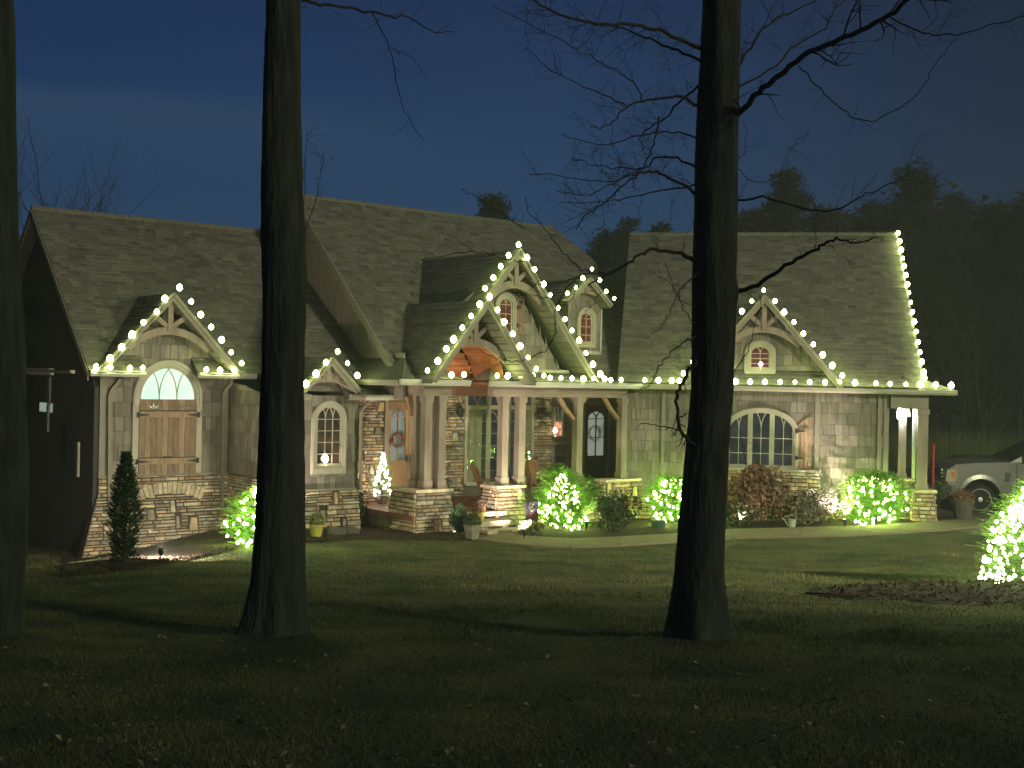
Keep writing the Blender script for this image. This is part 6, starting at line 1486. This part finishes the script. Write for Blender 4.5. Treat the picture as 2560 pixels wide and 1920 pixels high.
for i, (px, d, topy, lb) in enumerate(((70, 50, 320, 'bare tree against the sky above the left ridge, nearest the edge'), (165, 54, 330, 'tall thin bare tree over the middle of the left roof end'), (235, 52, 420, 'lower bare tree leaning right over the left roof'), (120, 58, 300, 'bare tree standing furthest back over the left ridge'))):
    z = -(topy-930)/FPX*d; x = (px-1280)/FPX*d; bare('bare_tree', x, d, (z-gz0(x, d))*.93, 20+i, lb, r=.09, group='bare trees behind the left roof')
def pine(px, d, topy, wpx, seed, label, group, basey=None, dens=1.0, m=None):
    x = (px-1280)/FPX*d; hz = 951+.021*(px-1280); ztop = -(topy-hz)/FPX*d; b = Vector((x, d, gz0(x, d)-.3)); t = thing('pine_tree', b, label, 'tree', group); rg = random.Random(seed)
    H = ztop-b.z; W = wpx/2/FPX*d*1.3; out = []; st = MB(); st.tube([b, b+Vector((rg.uniform(-.3, .3), 0, H*.5)), b+Vector((rg.uniform(-.4, .4), 0, H*.97))], [.2, .14, .03], 6)
    nl = int(70*dens)
    for k in range(nl):
        h = rg.uniform(.22, 1)**.8; rr = W*min(1, (1.05-h)*2.2)*rg.uniform(.3, 1.0); a = rg.uniform(0, 2*pi); c = b+Vector((cos(a)*rr, sin(a)*rr, H*h)); st.tube([b+Vector((0, 0, H*h-rr*.25)), c], [.04, .012], 3, cap=False)
        cs = W*rg.uniform(.16, .34)
        for _ in range(int(34)):
            v = Vector((rg.gauss(0, .5), rg.gauss(0, .5), rg.gauss(0, .28)))*cs; p = c+v
            for q in range(3):
                dd = Vector((rg.uniform(-1, 1), rg.uniform(-1, 1), rg.uniform(-.3, 1))).normalized()*rg.uniform(.25, .5); s = dd.orthogonal().normalized()*.045; out += [p+s, p-s, p+dd]
    fastmesh('crown', out, m or mPINE, t); st.build('trunk', mTWIG, t); return t
gR = 'pines and trees of the dark wood behind the house'
PN = [(1225, 62, 494, 150, 'small pine crown just above the main ridge'), (1560, 70, 545, 150, 'low tree in the gap between the two roofs'), (1640, 66, 545, 110, 'pine rising left of the right trunk above the garage ridge'),
      (1500, 72, 590, 130, 'dim tree seen over the small dormer'), (1960, 58, 440, 190, 'round topped pine right of the right trunk'), (2060, 64, 520, 200, 'lower pine behind the garage ridge'), (1880, 62, 540, 160, 'pine hidden half behind the right trunk'),
      (2280, 55, 425, 200, 'tallest pine behind the string of lights on the rake'), (2380, 60, 500, 190, 'pine right of the steep rake'), (2170, 60, 520, 190, 'pine above the right end of the garage ridge'),
      (2480, 50, 520, 240, 'wide dark tree near the right edge'), (2580, 48, 500, 240, 'dark tree cut by the right edge'), (2430, 52, 620, 260, 'thick dark tree above the pickup'), (2330, 50, 640, 220, 'dark tree right of the side porch'), (2540, 56, 560, 240, 'dark tree above the pickup cab')]
for i, (px, d, ty, w, lb) in enumerate(PN): pine(px, d, ty, w, 40+i, lb, gR, dens=1.5 if px > 1800 else 1.1)
for i, (px, d, ty, lb) in enumerate(((2395, 45, 640, 'thin pale trunk in the wood right of the eave end'), (2475, 44, 560, 'straight pale trunk in the wood above the pickup bonnet'), (2540, 46, 600, 'pale trunk in the wood above the pickup cab'), (2440, 47, 700, 'slim bare tree in the wood between two paler trunks'))):
    x = (px-1280)/FPX*d; bare('bare_tree', x, d, (970-ty)/FPX*d - gz0(x, d), 60+i, lb, r=.10, group='bare trunks at the edge of the right wood', lv=2)
# far tree line, one mass
rg = random.Random(8); out = []
for i in range(26000):
    x = rg.uniform(-60, 60); y = rg.uniform(78, 95); top = 6.5+3*noise.noise(Vector((x*.12, 0, 0))) + (5.5 if x > 14 else 0); z = rg.uniform(-4, top)
    p = Vector((x, y, z)); dd = Vector((rg.uniform(-1, 1), rg.uniform(-1, 1), rg.uniform(-.3, 1))).normalized()*rg.uniform(.6, 1.3); s = dd.orthogonal().normalized()*.35; out += [p+s, p-s, p+dd]
fastmesh('tree_line', out, mPINE, None, kind='stuff')
# tall dry weeds at the wood's edge
out = []
for i in range(5000):
    x = rg.uniform(13.5, 24); y = rg.uniform(40, 44); b = Vector((x, y, gz0(x, y))); h = rg.uniform(.6, 2.2); out += [b+Vector((-.02, 0, 0)), b+Vector((.02, 0, 0)), b+Vector((rg.gauss(0, .2), 0, h))]
fastmesh('tall_weeds', out, mBLADE, None, kind='stuff')

# ---------------------------------------------------------------- grass and fallen leaves
rs = np.random.RandomState(5)
def blades(n, y0, y1, h0, h1, w, seed, pw=1.0):
    r = np.random.RandomState(seed); y = y0 + (y1-y0)*r.rand(n)**pw; x = (r.rand(n)*2-1)*(y*.47+.5); out = np.zeros((n, 3, 3), dtype=np.float32)
    keep = []
    for i in range(n):
        xx, yy = float(x[i]), float(y[i])
        if ((xx-7.4)/3.2)**2 + ((yy-16.9)/1.3)**2 < 1: continue
        if yy > 24 and (xx > 9.2): continue
        if yy > 25.3 and inbed(xx, yy): continue
        z = gz(xx, yy); h = r.uniform(h0, h1)*(.7+.6*noise.noise(Vector((xx*1.1, yy*1.1, 5)))); a = r.uniform(0, 2*pi); dx, dy = cos(a)*w, sin(a)*w
        keep.append(i); out[i] = ((xx-dx, yy-dy, z-.01), (xx+dx, yy+dy, z-.01), (xx+r.normal(0, .5)*h, yy+r.normal(0, .5)*h, z+h))
    return out[keep].reshape(-1, 3)
bedline = [(onground(*b).to_2d()) for b in nl] + NE
def inbed(x, y):
    for a, b in zip(bedline, bedline[1:]):
        if a.x <= x <= b.x: return y > lerp(a.y, b.y, (x-a.x)/(b.x-a.x+1e-6)) - .03
    return False
v = np.concatenate([blades(70000, 6.0, 13, .02, .055, .004, 1), blades(90000, 12, 29, .025, .065, .007, 2)])
fastmesh('grass', v, mBLADE, None, kind='stuff')
out = []
for i in range(1000):
    y = 6 + 12*rg.random()**1.6; x = rg.uniform(-1, 1)*(y*.46)
    if y > 11.5 and rg.random() < .8: continue
    z = gz(x, y)+.03; s = rg.uniform(.010, .028); a = rg.uniform(0, 2*pi); c = Vector((x, y, z)); A = Vector((cos(a), sin(a), rg.uniform(-.5, .6)))*s; Bv = Vector((-sin(a), cos(a), rg.uniform(-.3, .5)))*s*.6
    out += [c-A, c-Bv+Vector((0, 0, s*.4)), c+A*1.1, c+Bv+Vector((0, 0, s*.5))]
fastmesh('fallen_leaves', out, mFALLEN, None, nper=4, kind='stuff')
# dead leaves and bark chips in the beds
out = []
for i in range(3500):
    k = rg.randrange(len(bedline)-1); a, b = bedline[k], bedline[k+1]; p = a.lerp(b, rg.random()); x, y = p.x, p.y+rg.uniform(.05, 2.2)
    if bedline[k].x > FA[0].x and y < p.y + .5: continue
    if x > -1.6 and p.x > -1.6: continue
    z = gz(x, y)+.05; s = rg.uniform(.02, .05); an = rg.uniform(0, 2*pi); c = Vector((x, y, z)); A = Vector((cos(an), sin(an), rg.uniform(-.5, .6)))*s; Bv = Vector((-sin(an), cos(an), rg.uniform(-.3, .5)))*s*.5
    out += [c-A, c-Bv, c+A, c+Bv]
for i in range(2600):
    a = rg.uniform(0, 2*pi); r = sqrt(rg.random()); x = 7.4+3.1*r*cos(a); y = 16.9+1.4*r*sin(a); z = gz(x, y)+.045; s = rg.uniform(.02, .07); an = rg.uniform(0, 2*pi)
    c = Vector((x, y, z)); A = Vector((cos(an), sin(an), rg.uniform(-.5, .8)))*s; Bv = Vector((-sin(an), cos(an), rg.uniform(-.3, .5)))*s*.35
    out += [c-A, c-Bv, c+A, c+Bv]
fastmesh('mulch_chips', out, mMULCH, None, nper=4, kind='stuff')

# unseen tree mass added past the left edge to block sky light
out = []
for i in range(14000):
    y = rg.uniform(8, 60); x = -.46*y - 3.5 - rg.uniform(0, 9); z = rg.uniform(-4, 9+2*noise.noise(Vector((y*.2, 0, 0))))
    p = Vector((x, y, z)); dd = Vector((rg.uniform(-1, 1), rg.uniform(-1, 1), rg.uniform(-.3, 1))).normalized()*rg.uniform(.5, 1.1); s = dd.orthogonal().normalized()*.4; out += [p+s, p-s, p+dd]
fastmesh('sky_block_trees', out, mPINE, None, kind='stuff')
# thin haze box, added for glow round the bulbs and lifted blacks
hz_ = bpy.data.materials.new('haze'); hz_.use_nodes = True; t = hz_.node_tree; t.nodes.clear()
o_ = N(t, 'ShaderNodeOutputMaterial'); pv = N(t, 'ShaderNodeVolumePrincipled'); pv.inputs['Color'].default_value = (.85, .9, .88, 1); pv.inputs['Density'].default_value = .0024; pv.inputs['Anisotropy'].default_value = .3
t.links.new(pv.outputs[0], o_.inputs['Volume'])
g = MB(); g.hexa([(-150, -40, -9), (150, -40, -9), (150, 180, -9), (-150, 180, -9), (-150, -40, 16), (150, -40, 16), (150, 180, 16), (-150, 180, 16)])
hb = g.build('haze', hz_, None, kind='stuff')
